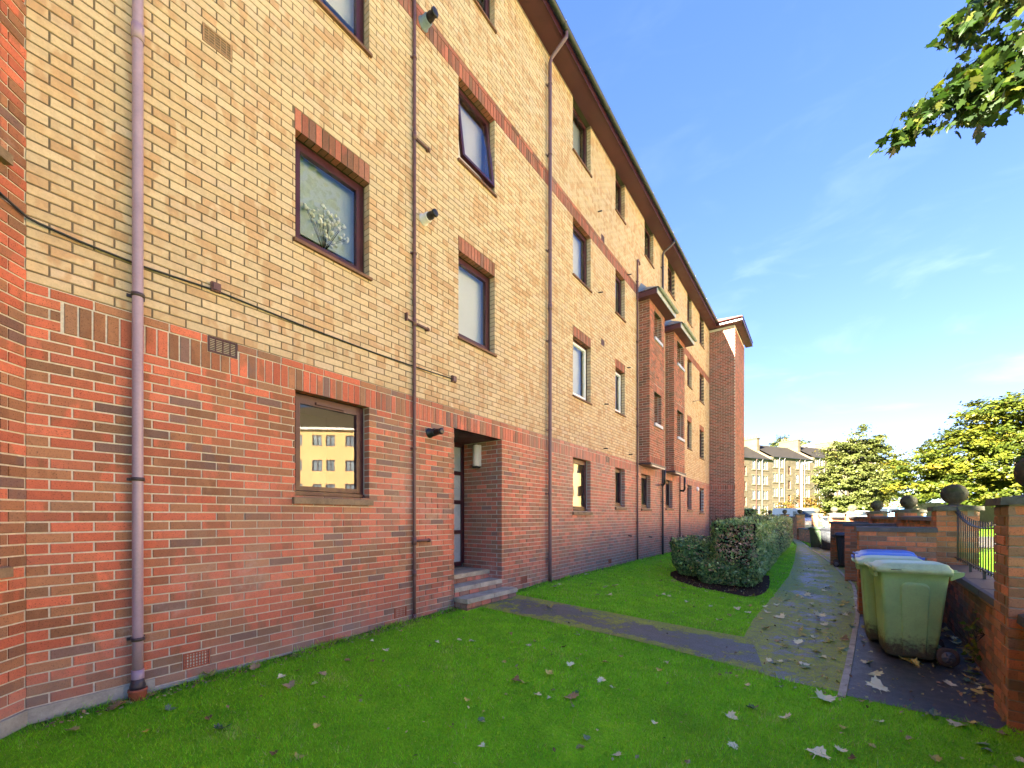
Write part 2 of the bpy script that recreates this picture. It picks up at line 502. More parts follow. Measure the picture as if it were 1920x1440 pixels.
def strip_mesh(name, left, right, nacross, mat, lift, kind='structure'):
    """a sheet between two polylines, laid on the ground"""
    n = len(left); V = []; F = []; T = []
    for i in range(n):
        for j in range(nacross + 1):
            k = j / nacross
            x = left[i][0] * (1 - k) + right[i][0] * k; y = left[i][1] * (1 - k) + right[i][1] * k
            V.append((x, y, g(x, y) + lift)); T.append((abs(2 * k - 1), k, 0))      # how near the edge, for moss
    w = nacross + 1
    for i in range(n - 1):
        for j in range(nacross):
            F.append((i * w + j, i * w + j + 1, (i + 1) * w + j + 1, (i + 1) * w + j))
    me = np_mesh(name, np.array(V), np.array(F), mat, np.array(T))
    o = bpy.data.objects.new(name, me); link(o); tag(o, kind=kind)
    return o

def resample(pts, step):
    out = [pts[0]]
    for a, b in zip(pts[:-1], pts[1:]):
        L = math.dist(a, b); n = max(1, int(math.ceil(L / step)))
        for i in range(1, n + 1): out.append(tuple(a[k] + (b[k] - a[k]) * i / n for k in range(len(a))))
    return out

# ground sheet
xs = np.concatenate([[-420, -200, -100, -60, -40, -25], np.arange(-14, 30.0, .35), [34, 45, 60, 90, 150, 260, 420]])
ys = np.concatenate([[-300, -150, -80, -50, -36], np.arange(-30, 60.1, .5), [66, 75, 90, 110, 140, 180, 240, 320, 480]])
XX, YY = np.meshgrid(xs, ys)
ZZ = gz(XX, YY)
far = np.clip((YY - 45) / 60, 0, 1); ZZ = ZZ + far * 1.3
V = np.stack([XX.ravel(), YY.ravel(), ZZ.ravel()], 1)
nx, ny = len(xs), len(ys)
I = np.arange(nx * ny).reshape(ny, nx)
F = np.stack([I[:-1, :-1].ravel(), I[:-1, 1:].ravel(), I[1:, 1:].ravel(), I[1:, :-1].ravel()], 1)
o = bpy.data.objects.new('ground', np_mesh('ground', V, F, GROUND, smooth=True)); link(o); tag(o, kind='structure')

ly = [-4 + .5 * i for i in range(18)] + [4.78]
strip_mesh('lawn', [(0.0, y) for y in ly], [(5.6, y) for y in ly], 16, SWARD, .006)
ly = [4.78, 5, 5.5] + [6 + .5 * i for i in range(57)]
strip_mesh('lawn', [(0.0, y) for y in ly], [(4.2, y) if y < 18 else (4.2 - .09 * (y - 18), y) for y in ly], 12, SWARD, .006)
def tarmac_mat(name, base, moss, wet):
    t = NT(name)
    _, e = t.attr()
    n = t.noise(190, 2, .7); n1 = t.noise(1.3, 5, .65); n2 = t.noise(8, 5, .75); n3 = t.noise(45, 3, .7)
    c = t.ramp(n, [(.32, tuple(q * .35 for q in base)), (.52, base), (.68, tuple(min(1, q * 2.4) for q in base))])
    c = t.mix(t.mr(n1, .35, .7, 0, .5), c, tuple(q * .5 for q in base))
    k = t.math('ADD', t.math('ADD', t.math('MULTIPLY', n1, .55), t.math('MULTIPLY', n2, .45)), t.math('MULTIPLY', t.mr(e[0], .35, 1.0), .13))
    m = t.math('MULTIPLY', t.mr(k, .655 - moss * .155, .725 - moss * .155), t.mr(n3, .30, .55))
    c = t.mix(t.math('MULTIPLY', m, .92), c, t.ramp(n2, [(.3, (.22, .26, .022)), (.7, (.48, .52, .040))]))
    r = t.math('ADD', t.mr(n2, .3, .7, wet, wet + .16), t.math('MULTIPLY', m, .3), clamp=True)
    t.bump(t.math('ADD', n, t.math('MULTIPLY', m, 1.5)), .6, .006)
    return t.fin(c, r, .5)
TARMAC = tarmac_mat('mossy_tarmac', (.185, .195, .160), 1.35, .42)
TARMAC2 = tarmac_mat('dark_tarmac', (.115, .125, .100), 1.0, .42)
SLAB = tarmac_mat('damp_slab', (.060, .056, .050), -.6, .30)
ROADM = tarmac_mat('road_asphalt', (.055, .055, .056), 0.0, .6)

PATH_L = [(3.89, 4.72), (3.62, 5.6), (3.60, 7.0), (3.66, 8.64), (3.78, 12.9), (3.74, 17), (3.60, 22), (3.50, 26.7), (3.2, 30.5), (2.5, 34.5), (1.2, 38.6), (-.8, 42.5), (-4, 47)]
PATH_R = [(4.52, 4.68), (4.60, 5.6), (4.72, 7.0), (4.86, 8.6), (5.00, 12.0), (4.74, 17), (4.32, 22), (3.86, 27), (3.45, 31.2), (2.75, 35.2), (1.5, 39.4), (-.5, 43.4), (-3.6, 48)]
def even(pl, n=64):
    P = np.array(pl); d = np.concatenate([[0], np.cumsum(np.hypot(*np.diff(P, axis=0).T))]); d /= d[-1]
    t = np.linspace(0, 1, n) ** 1.6
    return [(float(np.interp(q, d, P[:, 0])), float(np.interp(q, d, P[:, 1]))) for q in t]
strip_mesh('path', even(PATH_L), even(PATH_R), 4, TARMAC, .010)
def even_lin(pl, n):
    P = np.array(pl); d = np.concatenate([[0], np.cumsum(np.hypot(*np.diff(P, axis=0).T))]); d /= d[-1]
    return [(float(np.interp(q, d, P[:, 0])), float(np.interp(q, d, P[:, 1]))) for q in np.linspace(0, 1, n)]
strip_mesh('doorstep_path', even_lin([(.22, 4.78), (2.55, 4.86), (3.29, 4.80), (3.95, 4.74)], 16), even_lin([(.05, 5.80), (2.17, 5.86), (3.04, 5.90), (3.70, 5.96)], 16), 4, TARMAC2, .014)

# ------------------------------------------------------------------ brickwork
BL, BH, JT = .2135, .0635, .0115
def clip_rects(rects, holes, minw=.018, minh=.012):
    out = []
    for r in rects:
        todo = [r]
        for (h0, h1, g0, g1) in holes:
            nxt = []
            for (a0, a1, z0, z1, kd, rd) in todo:
                if a1 <= h0 or a0 >= h1 or z1 <= g0 or z0 >= g1:
                    nxt.append((a0, a1, z0, z1, kd, rd)); continue
                if a0 < h0: nxt.append((a0, h0, z0, z1, kd, rd))
                if a1 > h1: nxt.append((h1, a1, z0, z1, kd, rd))
                m0, m1 = max(a0, h0), min(a1, h1)
                if z0 < g0: nxt.append((m0, m1, z0, g0, kd, rd))
                if z1 > g1: nxt.append((m0, m1, g1, z1, kd, rd))
            todo = nxt
        out += [q for q in todo if q[1] - q[0] > minw and q[3] - q[2] > minh]
    return out

def rnd3(): return (random.random(), random.random(), random.random())

def course(a0, a1, z0, kd, row, out, start=None):
    """one stretcher course from a0 to a1"""
    x = (a0 if start is None else start) - (.1125 if row % 2 else 0.0)
    while x < a1 - .005:
        b0, b1 = max(x, a0), min(x + BL, a1)
        if b1 - b0 > .02: out.append((b0, b1, z0, z0 + BH, kd, rnd3()))
        x += BL + JT
def soldiers(a0, a1, z0, kd, out):
    n = max(1, int(round((a1 - a0 + JT) / .075))); w = (a1 - a0 + JT) / n
    for i in range(n): out.append((a0 + i * w, a0 + i * w + w - JT, z0, z0 + BL, kd, rnd3()))

def frame_fn(org, A):
    """local wall frame: a along A, d outwards, z up; outward normal = A x Z"""
    org = Vector(org); A = Vector(A).normalized(); N = A.cross(Vector((0, 0, 1)))
    return lambda a, d, z: tuple(org + A * a + N * d + Vector((0, 0, z)))

def bricks_into(mb, rects, fn, depth=.10, mats={'r': 0, 'y': 1, 'w': 0, 'l': 2}, proud=.0025):
    for (a0, a1, z0, z1, kd, rd) in rects:
        j = random.uniform(0, proud); k = random.uniform(-.0012, .0012)
        v = [fn(a0, -depth, z0), fn(a1, -depth, z0), fn(a1, j - k, z0), fn(a0, j + k, z0),
             fn(a0, -depth, z1), fn(a1, -depth, z1), fn(a1, j - k, z1), fn(a0, j + k, z1)]
        b = len(mb.v)
        mb.v.extend(v); mb.t.extend([rd] * 8)
        for q in ((3, 2, 6, 7), (0, 3, 7, 4), (2, 1, 5, 6), (4, 7, 6, 5), (0, 1, 2, 3)):
            mb.f.append(tuple(b + i for i in q)); mb.m.append(mats[kd]); mb.sm.append(False)

_bm = {}
def brick_piece(parent, r, A, fn, depth=.10, proud=.0025):
    """a brick that can be picked apart: an object of its own, mesh shared between alike bricks"""
    a0, a1, z0, z1, kd, rd = r
    w, h = round(a1 - a0, 3), round(z1 - z0, 3)
    key = (w, h, kd, int(rd[0] * 12), int(rd[1] * 3), int(rd[2] * 3), depth)
    if key not in _bm:
        mb = MB(); c = .0035
        t = ((int(rd[0] * 12) + .5) / 12, (int(rd[1] * 3) + .5) / 3, (int(rd[2] * 3) + .5) / 3)
        W, H = w / 2, h / 2
        fr = [(-W + c, 0, -H + c), (W - c, 0, -H + c), (W - c, 0, H - c), (-W + c, 0, H - c)]
        md = [(-W, c, -H), (W, c, -H), (W, c, H), (-W, c, H)]
        bk = [(-W, depth, -H), (W, depth, -H), (W, depth, H), (-W, depth, H)]
        v = fr + md + bk
        f = [(0, 1, 2, 3)]
        for i in range(4):
            k = (i + 1) % 4
            f += [(4 + i, 4 + k, k, i), (8 + i, 8 + k, 4 + k, 4 + i)]
        mb.add(v, f, 0, t)
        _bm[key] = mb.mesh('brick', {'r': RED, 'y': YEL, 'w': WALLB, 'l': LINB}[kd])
    o = bpy.data.objects.new('brick', _bm[key])
    o.location = fn((a0 + a1) / 2, random.uniform(0, proud), (z0 + z1) / 2)
    o.rotation_euler = (random.uniform(-.004, .004), random.uniform(-.004, .004), math.atan2(A[1], A[0]) + random.uniform(-.004, .004))
    link(o, parent)
    return o

def seen(p):
    """picture area test used only to choose which bricks become separate objects"""
    th = R(CAM_YAW); dx, dy, dz = p[0] - 4.359, p[1], p[2] - 1.4
    dep = -math.sin(th) * dx + math.cos(th) * dy
    if dep < .2: return None
    lat = math.cos(th) * dx + math.sin(th) * dy
    return (960 + 783 * lat / dep, 968 - 783 * dz / dep)
def area_px(r, fn):
    q = [seen(fn(a, 0, z)) for a, z in ((r[0], r[2]), (r[1], r[2]), (r[1], r[3]), (r[0], r[3]))]
    if any(p is None for p in q): return 0
    cx = sum(p[0] for p in q) / 4; cy = sum(p[1] for p in q) / 4
    if not (-5 < cx < 1925 and -5 < cy < 1445): return 0
    return abs(sum(q[i][0] * q[(i + 1) % 4][1] - q[(i + 1) % 4][0] * q[i][1] for i in range(4))) / 2

# ------------------------------------------------------------------ the flats
flats = empty('apartment_building', (0, 0, 0), 0, 'long four storey block of flats in yellow brick above red brick, with maroon windows', 'building')
Y0, Y1 = .345, 22.73
ZB, ZT = .015, 10.72
Z1, Z2, Z3 = 2.715, 5.415, 8.04
COLS = {'a': (2.165, 3.05), 'b': (4.60, 5.475), 'c': (8.25, 9.15), 'd': (10.66, 11.34), 'eg': (12.70, 13.58), 'e3': (13.0, 13.87),
        'fg': (15.25, 16.13), 'f3': (15.55, 16.42), 'g': (18.33, 19.08), 'h': (20.57, 21.47)}
# (column, sill z, head z, style)
WIN = [('a', 1.615, Z1, 'brown'), ('a', 4.29, Z2, 'maroon'), ('a', 6.985, Z3, 'maroon'), ('a', 9.61, ZT, 'maroon'),
       ('b', 4.12, Z2, 'maroon'), ('b', 6.79, Z3, 'open'), ('b', 9.54, ZT, 'maroon'),
       ('c', 1.52, Z1, 'maroon'), ('c', 4.10, Z2, 'white'), ('c', 6.78, Z3, 'maroon'), ('c', 9.53, ZT, 'maroon'),
       ('d', 1.665, Z1, 'maroon'), ('d', 4.23, Z2, 'white'), ('d', 6.89, Z3, 'maroon'), ('d', 9.635, ZT, 'maroon'),
       ('eg', 1.66, Z1, 'maroon'), ('e3', 9.61, ZT, 'maroon'), ('fg', 1.70, Z1, 'maroon'), ('f3', 9.605, ZT, 'maroon'),
       ('g', 1.68, Z1, 'maroon'), ('g', 4.26, Z2, 'maroon'), ('g', 6.89, Z3, 'maroon'), ('g', 9.56, ZT, 'maroon'),
       ('h', 1.57, Z1, 'maroon'), ('h', 4.11, Z2, 'maroon'), ('h', 6.74, Z3, 'maroon'), ('h', 9.40, ZT, 'maroon')]
DOOR = (4.51, 5.67, -.20, Z1)
BAYS = [(12.488, 13.998, .323), (15.215, 16.67, .30)]
holes = [(COLS[c][0], COLS[c][1], z0, z1) for c, z0, z1, _ in WIN] + [DOOR]
for b0, b1, _ in BAYS: holes.append((b0 + .35, b1 - .35, 3.2, 7.8))
GRILLES = [(1.40, 1.63, 2.865, 3.005), (1.22, 1.415, .09, .225), (1.36, 1.585, 5.59, 5.74), (3.42, 3.615, .09, .225), (6.24, 6.435, .165, .30), (10.05, 10.24, 2.79, 2.94), (9.75, 9.94, 5.70, 5.84), (9.75, 9.94, 8.34, 8.48), (10.2, 10.39, .165, .30)]

rects = []
A_F = (0, 1, 0)
F_F = frame_fn((0, 0, 0), A_F)
k = -4
while True:
    z = ZB + .075 * k
    if z + BH > ZT - .002:
        break
    if k in (36, 107):                   # soldier bands
        s0 = .52 if k == 36 else Y0
        if k == 36:
            for q in range(3): course(Y0, .505, z + .075 * q, 'r', q, rects)
        soldiers(s0 + .005, Y1, z, 'r' if k == 36 else 'l', rects); k += 3; continue
    kd = 'r' if k < 40 else ('l' if k == 110 else 'y')
    if k in (72, 73, 74):                # lintel soldiers over first floor windows
        cuts = [(COLS[c][0], COLS[c][1]) for c, _, z1, _ in WIN if z1 == Z2]
        tmp = []; course(Y0, Y1, z, kd, k, tmp)
        rects += clip_rects(tmp, [(c0 - .008, c1 + .008, z - .02, z + .2) for c0, c1 in cuts])
        if k == 72:
            for c0, c1 in cuts: soldiers(c0, c1, z, 'l', rects)
        k += 1; continue
    course(Y0, Y1, z, kd, k, rects); k += 1
top = ZB + .075 * k
rects = clip_rects(rects, holes + [(q[0] - .006, q[1] + .006, q[2] - .006, q[3] + .006) for q in GRILLES])
# bricks sunk wholly in the ground are dropped
rects = [r for r in rects if r[3] > -.06 and not (r[2] < .05 and r[1] < 1.02)]

# canted wall of the projecting wing at the near end
CA = Vector((1, -1, 0)).normalized()     # runs out from the inner corner
C_LEN = 3.10
A_C = tuple(-CA)                         # outward normal = A x Z
end_c = Vector((0, Y0, 0)) + CA * C_LEN
F_C = frame_fn(end_c, A_C)
cw = (C_LEN - .165 - .95, C_LEN - .165)
CWIN = [(cw[0], cw[1], 1.09, 2.40), (cw[0], cw[1], 3.77, 5.10), (cw[0], cw[1], 6.44, 7.76), (cw[0], cw[1], 9.12, 10.4)]
crects = []
k = -4
while ZB + .075 * k + BH < ZT:
    course(0, C_LEN, ZB + .075 * k, 'r', k, crects, start=C_LEN - 14 * .225 + .112); k += 1
crects = [r for r in clip_rects(crects, CWIN) if r[2] > .05]

# end tower: face towards the camera and front face
T_X = 1.143
F_T = frame_fn((0, Y1, 0), (1, 0, 0))
trects = []
k = -3
while ZB + .075 * k + BH < 10.62:
    z = ZB + .075 * k
    if k == 36: soldiers(.005, T_X, z, 'l', trects); k += 3; continue
    course(.004, T_X, z, 'l', k, trects); k += 1
F_T2 = frame_fn((T_X, Y1, 0), (0, 1, 0))
t2 = []
k = -3
while ZB + .075 * k + BH < 10.62:
    course(.10, 3.2, ZB + .075 * k, 'l', k, t2); k += 1

allr = [(area_px(r, F_F), r, F_F, A_F) for r in rects] + [(area_px(r, F_C), r, F_C, A_C) for r in crects]
allr.sort(key=lambda q: -q[0])
pick, rest = allr[:300], allr[300:]
for _, r, fn, A in pick: brick_piece(flats, r, A, fn)
mb = MB()
bricks_into(mb, [q[1] for q in rest if q[2] is F_F], F_F)
bricks_into(mb, [q[1] for q in rest if q[2] is F_C], F_C)
bricks_into(mb, trects, F_T)
bricks_into(mb, t2, F_T2)
# door recess, far jamb
F_J = frame_fn((-.90, DOOR[1], 0), (1, 0, 0))
jr = []
for k in range(4, 37):
    z = ZB + .075 * k
    if z + BH < Z1 + .01: course(.0, .90, z, 'r', k, jr)
jr = clip_rects(jr, [(.7955, .91, -1, 9)])
bricks_into(mb, jr, F_J)
# balcony shafts
shaft_holes = {}
for bi, (b0, b1, bx) in enumerate(BAYS):
    oa, ob = (b0 + .455, b1 - .345) if bi == 0 else (b0 + .41, b1 - .17)
    shaft_holes[bi] = [(oa - b0, ob - b0, 4.20, 5.25), (oa - b0, ob - b0, 6.84, 7.74)]
    fs = frame_fn((0, b0, 0), (1, 0, 0)); ff = frame_fn((bx, b0, 0), (0, 1, 0)); fj = frame_fn((-.55, ob, 0), (1, 0, 0))
    s1 = []; s2 = []; s3 = []
    for k in range(40, 106):
        z = ZB + .075 * k
        course(.004, bx, z, 'l', k, s1)
        if k not in (40, 41, 42): course(.0, b1 - b0, z, 'l', k, s2)
        course(0, bx + .55 - .115, z, 'l', k, s3)
    soldiers(.0, b1 - b0, ZB + 3.0, 'l', s2)
    for (q0, q1, _, qz) in shaft_holes[bi]:
        s2 = clip_rects(s2, [(q0 - .05, q1 + .05, qz - .001, qz + .224)]); soldiers(q0 - .045, q1 + .045, qz + .005, 'l', s2)
    bricks_into(mb, s1, fs, .06); bricks_into(mb, clip_rects(s2, shaft_holes[bi]), ff); bricks_into(mb, s3, fj, .05)
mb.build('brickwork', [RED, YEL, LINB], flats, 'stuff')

# mortar backing: sheets just behind the brick faces, with jambs at every opening
def backing(mb, fn, a0, a1, z0, z1, holes, mat, d=-.007):
    A = sorted({a0, a1, *[min(max(q, a0), a1) for h in holes for q in h[:2]]})
    Z = sorted({z0, z1, *[min(max(q, z0), z1) for h in holes for q in h[2:]]})
    for i in range(len(A) - 1):
        for j in range(len(Z) - 1):
            ca, cz = (A[i] + A[i + 1]) / 2, (Z[j] + Z[j + 1]) / 2
            if any(h[0] < ca < h[1] and h[2] < cz < h[3] for h in holes): continue
            mb.quad(fn(A[i], d, Z[j]), fn(A[i + 1], d, Z[j]), fn(A[i + 1], d, Z[j + 1]), fn(A[i], d, Z[j + 1]), mat)
def jambs(mb, fn, h, mat, d0=-.007, d1=-.16, e=.004, head=2, sill=True):
    a0, a1, z0, z1 = h[0] - e, h[1] + e, h[2] - e, h[3] + e
    mb.quad(fn(a0, d0, z0), fn(a0, d1, z0), fn(a0, d1, z1), fn(a0, d0, z1), mat)
    mb.quad(fn(a1, d1, z0), fn(a1, d0, z0), fn(a1, d0, z1), fn(a1, d1, z1), mat)
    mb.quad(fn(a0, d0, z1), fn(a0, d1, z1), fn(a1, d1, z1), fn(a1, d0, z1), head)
    if sill: mb.quad(fn(a0, d1, z0), fn(a0, d0, z0), fn(a1, d0, z0), fn(a1, d1, z0), mat)
mb = MB()
ZR = ZB + .075 * 40 - .005
big = [(h[0] - .004, h[1] + .004, h[2] - .004, h[3] + .004) for h in holes]
backing(mb, F_F, Y0, Y1, -.6, ZR, big, 0)
backing(mb, F_F, Y0, Y1, ZR, ZT, big, 1)
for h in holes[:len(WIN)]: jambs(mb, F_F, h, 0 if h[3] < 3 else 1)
backing(mb, F_C, 0, C_LEN + .005, -.6, ZT, [(h[0] - .004, h[1] + .004, h[2] - .004, h[3] + .004) for h in CWIN], 0)
for h in CWIN: jambs(mb, F_C, h, 0)
backing(mb, F_T, 0, T_X - .007, -.6, 10.7, [], 0)
backing(mb, F_T2, 0.007, 3.2, -.6, 10.7, [], 0)
backing(mb, F_J, 0, .90, -.2, Z1 + .05, [], 0)
for bi, (b0, b1, bx) in enumerate(BAYS):
    fs = frame_fn((0, b0, 0), (1, 0, 0)); ff = frame_fn((bx, b0, 0), (0, 1, 0))
    oa, ob = b0 + shaft_holes[bi][0][0], b0 + shaft_holes[bi][0][1]
    backing(mb, fs, 0, bx - .007, 3.0, 7.95, [], 0)
    backing(mb, frame_fn((bx, b1, 0), (-1, 0, 0)), 0.007, bx, 3.0, 7.95, [], 0)
    backing(mb, ff, .007, b1 - b0 - .007, 3.0, 7.95, shaft_holes[bi], 0)
    backing(mb, frame_fn((-.55, ob, 0), (1, 0, 0)), 0, bx + .44, 3.0, 7.95, [], 0)
    backing(mb, frame_fn((bx - .12, oa, 0), (-1, 0, 0)), 0, .8, 3.0, 7.95, [], 0, 0)
    mb.box((-.57, oa, 3.0), (-.55, ob + .05, 7.95), 3)
    mb.box((-.55, oa, 5.75), (bx - .02, ob, 5.95), 3)
    for h in shaft_holes[bi]: jambs(mb, ff, h, 0, -.007, -.115, .003)
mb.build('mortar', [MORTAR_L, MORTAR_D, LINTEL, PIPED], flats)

# concealed body: rest of the outer walls, party walls, floors, roof
mb = MB()
W_X = end_c.x; W_Y = end_c.y
mb.quad((W_X, -26, -.6), (W_X, W_Y, -.6), (W_X, W_Y, ZT), (W_X, -26, ZT), 0)
mb.quad((-9.5, -26, -.6), (W_X, -26, -.6), (W_X, -26, ZT), (-9.5, -26, ZT), 0)
mb.quad((-9.5, 26, -.6), (-9.5, -26, -.6), (-9.5, -26, ZT), (-9.5, 26, ZT), 1)
mb.quad((T_X, 25.93, -.6), (-9.5, 26, -.6), (-9.5, 26, 10.7), (T_X, 25.93, 10.7), 0)
def plain_brick(name, c1, c2, cm):
    t = NT(name); b = t.new('ShaderNodeTexBrick')
    tcn = t.new('ShaderNodeTexCoord'); q = t.new('ShaderNodeSeparateXYZ'); t.l.new(t.P(), q.inputs[0])
    cbn = t.new('ShaderNodeCombineXYZ'); t.l.new(t.math('ADD', q.outputs[0], q.outputs[1]), cbn.inputs[0]); t.l.new(q.outputs[2], cbn.inputs[1])
    t.l.new(cbn.outputs[0], b.inputs['Vector'])
    b.inputs['Color1'].default_value = (*c1, 1); b.inputs['Color2'].default_value = (*c2, 1); b.inputs['Mortar'].default_value = (*cm, 1)
    b.inputs['Scale'].default_value = 1; b.inputs['Brick Width'].default_value = .225; b.inputs['Row Height'].default_value = .075; b.inputs['Mortar Size'].default_value = .005
    t.bump(b.outputs['Fac'], -.4, .006)
    return t.fin(b.outputs['Color'], .9, .2)
PB_R = plain_brick('far_red_brick', (.40, .095, .045), (.20, .08, .05), (.36, .32, .27))
PB_Y = plain_brick('far_yellow_brick', (.58, .40, .19), (.50, .34, .15), (.20, .16, .10))
mb.build('wing_wall', [PB_R, PB_Y], flats)
mb = MB()
mb.box((-2.0, Y0 - 1.2, -.3), (-1.9, Y1, ZT), 0)
for z in (2.95, 5.62, 8.30): mb.box((-1.9, Y0 + .05, z), (-.17, Y1 - .05, z + .15), 0)
for y in (3.6, 4.4, 5.8, 7.6, 10.0, 11.9, 14.4, 17.4, 19.9): mb.box((-1.9, y, 0), (-.17, y + .1, ZT), 0)
mb.build('inner_wall', [ROOM], flats)

GREYB = plain('grey_room_backdrop', (.44, .50, .50), .8, .12, 1.5, .2)  # grey sheet behind the glass, stands in for pale room and reflections
# windows
def window(fn, a0, a1, z0, z1, style, rzA, stone=False, curtain=None, dep=-.118):
    m = {'brown': MAROON, 'white': MAROON, 'maroon': MAROON, 'open': MAROON}[style]
    sm = {'brown': MAROON, 'white': WHITEF, 'maroon': MAROON, 'open': MAROON}[style]
    def bx(mb, p0, p1, mat=0):
        c = [fn(p0[0], p0[1], p0[2]), fn(p1[0], p0[1], p0[2]), fn(p1[0], p1[1], p0[2]), fn(p0[0], p1[1], p0[2])]
        d = [fn(p0[0], p0[1], p1[2]), fn(p1[0], p0[1], p1[2]), fn(p1[0], p1[1], p1[2]), fn(p0[0], p1[1], p1[2])]
        mb.hexa(c + d, mat)
    def ring(mb, b0, b1, c0, c1, t, d0, d1):
        bx(mb, (b0, d1, c0), (b0 + t, d0, c1)); bx(mb, (b1 - t, d1, c0), (b1, d0, c1))
        bx(mb, (b0 + t, d1, c0), (b1 - t, d0 - .001, c0 + t)); bx(mb, (b0 + t, d1, c1 - t), (b1 - t, d0 - .001, c1))
    f = MB(); t = .052
    ring(f, a0 + .003, a1 - .003, z0 + .004, z1 - .003, t, dep, dep - .07)
    # drip bar at the foot of the frame
    bx(f, (a0 + .006, dep - .001, z0 + .015), (a1 - .006, dep + .03, z0 + .045))
    w = f.build('window', m, flats)
    i0, i1, j0, j1 = a0 + t + .004, a1 - t - .004, z0 + t + .010, z1 - t - .004
    s = MB(); st = .048
    ring(s, i0, i1, j0, j1, st, dep + .014, dep - .045)
    sash = s.build('sash', sm, w)
    if style == 'brown':
        v = MB(); bx(v, ((a0 + a1) / 2 - .17, dep + .014, j1 - .030), ((a0 + a1) / 2 + .17, dep + .034, j1 - .006)); v.build('trickle_vent', m, w)
    p = MB(); e = .010
    g0, g1, h0, h1 = i0 + st - e, i1 - st + e, j0 + st - e, j1 - st + e
    p.quad(fn(g0, dep - .012, h0), fn(g1, dep - .012, h0), fn(g1, dep - .012, h1), fn(g0, dep - .012, h1))
    pane = p.build('pane', GLASS, w)
    if style == 'open':                  # top hung sash pushed out at the foot
        hz = j1; ang = R(7.5)
        for ob in (sash, pane):
            for vv in ob.data.vertices:
                dz = vv.co.z - hz; dx = vv.co.x - dep
                vv.co.x = dep + dx * math.cos(ang) - dz * math.sin(ang)
                vv.co.z = hz + dz * math.cos(ang) + dx * math.sin(ang)
    sl = MB(); th = .085 if stone else .052; ov = .03 if stone else .022
    pr = .045 if stone else .038
    za, zb = z0 + .002, z0 - th
    c = [fn(a0 - ov, -.10, zb), fn(a1 + ov, -.10, zb), fn(a1 + ov, pr, zb), fn(a0 - ov, pr, zb),
         fn(a0 - ov, -.10, za), fn(a1 + ov, -.10, za), fn(a1 + ov, pr, za - .022), fn(a0 - ov, pr, za - .022)]
    sl.hexa(c); sl.build('sill', SILLC if stone else SILLT, w)
    if curtain:
        cu = MB(); kind, fr = curtain
        zt, zm = z1 - .03, z1 - .03 - (z1 - z0 - .06) * fr
        if kind in ('blind_backdrop', 'grey_backdrop'):
            bx(cu, (a0 + .03, dep - .16, zm), (a1 - .03, dep - .145, zt)); cu.build('blind_backdrop', BLIND if kind == 'blind_backdrop' else GREYB, w)  # cream ones are blinds, grey ones an added pale room backdrop
        else:
            n = 18; W = (a1 - a0) * fr
            vs = []
            for i in range(n + 1):
                aa = a1 - .03 - W * i / n; dd = dep - .17 + .02 * math.sin(i * 2.1)
                vs += [fn(aa, dd, z0 + .02), fn(aa, dd, zt)]
            cu.add(vs, [(2 * i, 2 * i + 1, 2 * i + 3, 2 * i + 2) for i in range(n)])
            cu.build('curtain', CURT if kind == 'grey' else BLIND, w)
    return w
curt = {('a', 0): None, ('a', 1): ('grey_backdrop', .80), ('b', 1): ('blind_backdrop', .92), ('b', 2): ('blind_backdrop', .8), ('c', 0): ('cream', .5), ('c', 1): ('blind_backdrop', .95), ('c', 2): ('blind_backdrop', .75), ('d', 1): ('blind_backdrop', .8), ('d', 2): ('blind_backdrop', .6), ('c', 3): ('grey_backdrop', .9), ('d', 3): ('grey_backdrop', .7), ('e3', 3): ('grey_backdrop', .8), ('a', 2): ('blind_backdrop', .6), ('b', 3): ('grey_backdrop', .5)}
lvl = {Z1: 0, Z2: 1, Z3: 2, ZT: 3}
for c, z0, z1, style in WIN:
    L = lvl[z1]
    window(F_F, COLS[c][0], COLS[c][1], z0, z1, style, 0, stone=(L == 0), curtain=curt.get((c[0], L), ('cream', .3) if L else ('cream', .25)))
for h in CWIN: window(F_C, h[0], h[1], h[2], h[3], 'maroon', 0, True, ('cream', .3))

OFFT = plain('tan_vent', (.34, .21, .12), .7, .3, 20, .2)
# air bricks and grilles
def grille(y0, y1, z0, z1, mat, nx, nz, deep):
    b = MB(); b.box((-.05, y0, z0), (-.02, y1, z1), 1)
    e = .012
    b.box((-.02, y0, z0), (deep, y0 + e, z1)); b.box((-.02, y1 - e, z0), (deep, y1, z1))
    b.box((-.02, y0 + e, z0), (deep - .001, y1 - e, z0 + e)); b.box((-.02, y0 + e, z1 - e), (deep - .001, y1 - e, z1))
    o = b.build('air_vent', [mat, DARK], flats)
    s = MB()
    for i in range(1, nx): s.box((-.018, y0 + (y1 - y0) * i / nx - .004, z0 + e), (deep - .003, y0 + (y1 - y0) * i / nx + .004, z1 - e))
    for j in range(1, nz): s.box((-.019, y0 + e, z0 + (z1 - z0) * j / nz - .004), (deep - .005, y1 - e, z0 + (z1 - z0) * j / nz + .004))
    s.build('grid', mat, o)
for i, q in enumerate(GRILLES):
    if i == 0: grille(*q, MAROON, 4, 9, .006)
    elif i == 2: grille(*q, OFFT, 5, 6, .004)
    elif i in (5, 6, 7): grille(*q, PIPEB, 4, 7, .004)
    else: grille(*q, TERRA, 9, 5, .003)

# footing strip
fb = MB(); fb.box((-.05, 1.03, -.5), (.010, 8.0, .004)); fb.box((-.05, Y0 - .02, -.5), (.014, 1.029, .080)); fb.build('footing', FOOT, flats)
fb = MB(); fb.hexa([F_C(0, -.05, -.5), F_C(C_LEN - .02, -.05, -.5), F_C(C_LEN - .004, .014, -.5), F_C(0, .014, -.5), F_C(0, -.05, .08), F_C(C_LEN - .02, -.05, .08), F_C(C_LEN - .004, .014, .08), F_C(0, .014, .08)]); fb.build('footing', FOOT, flats)

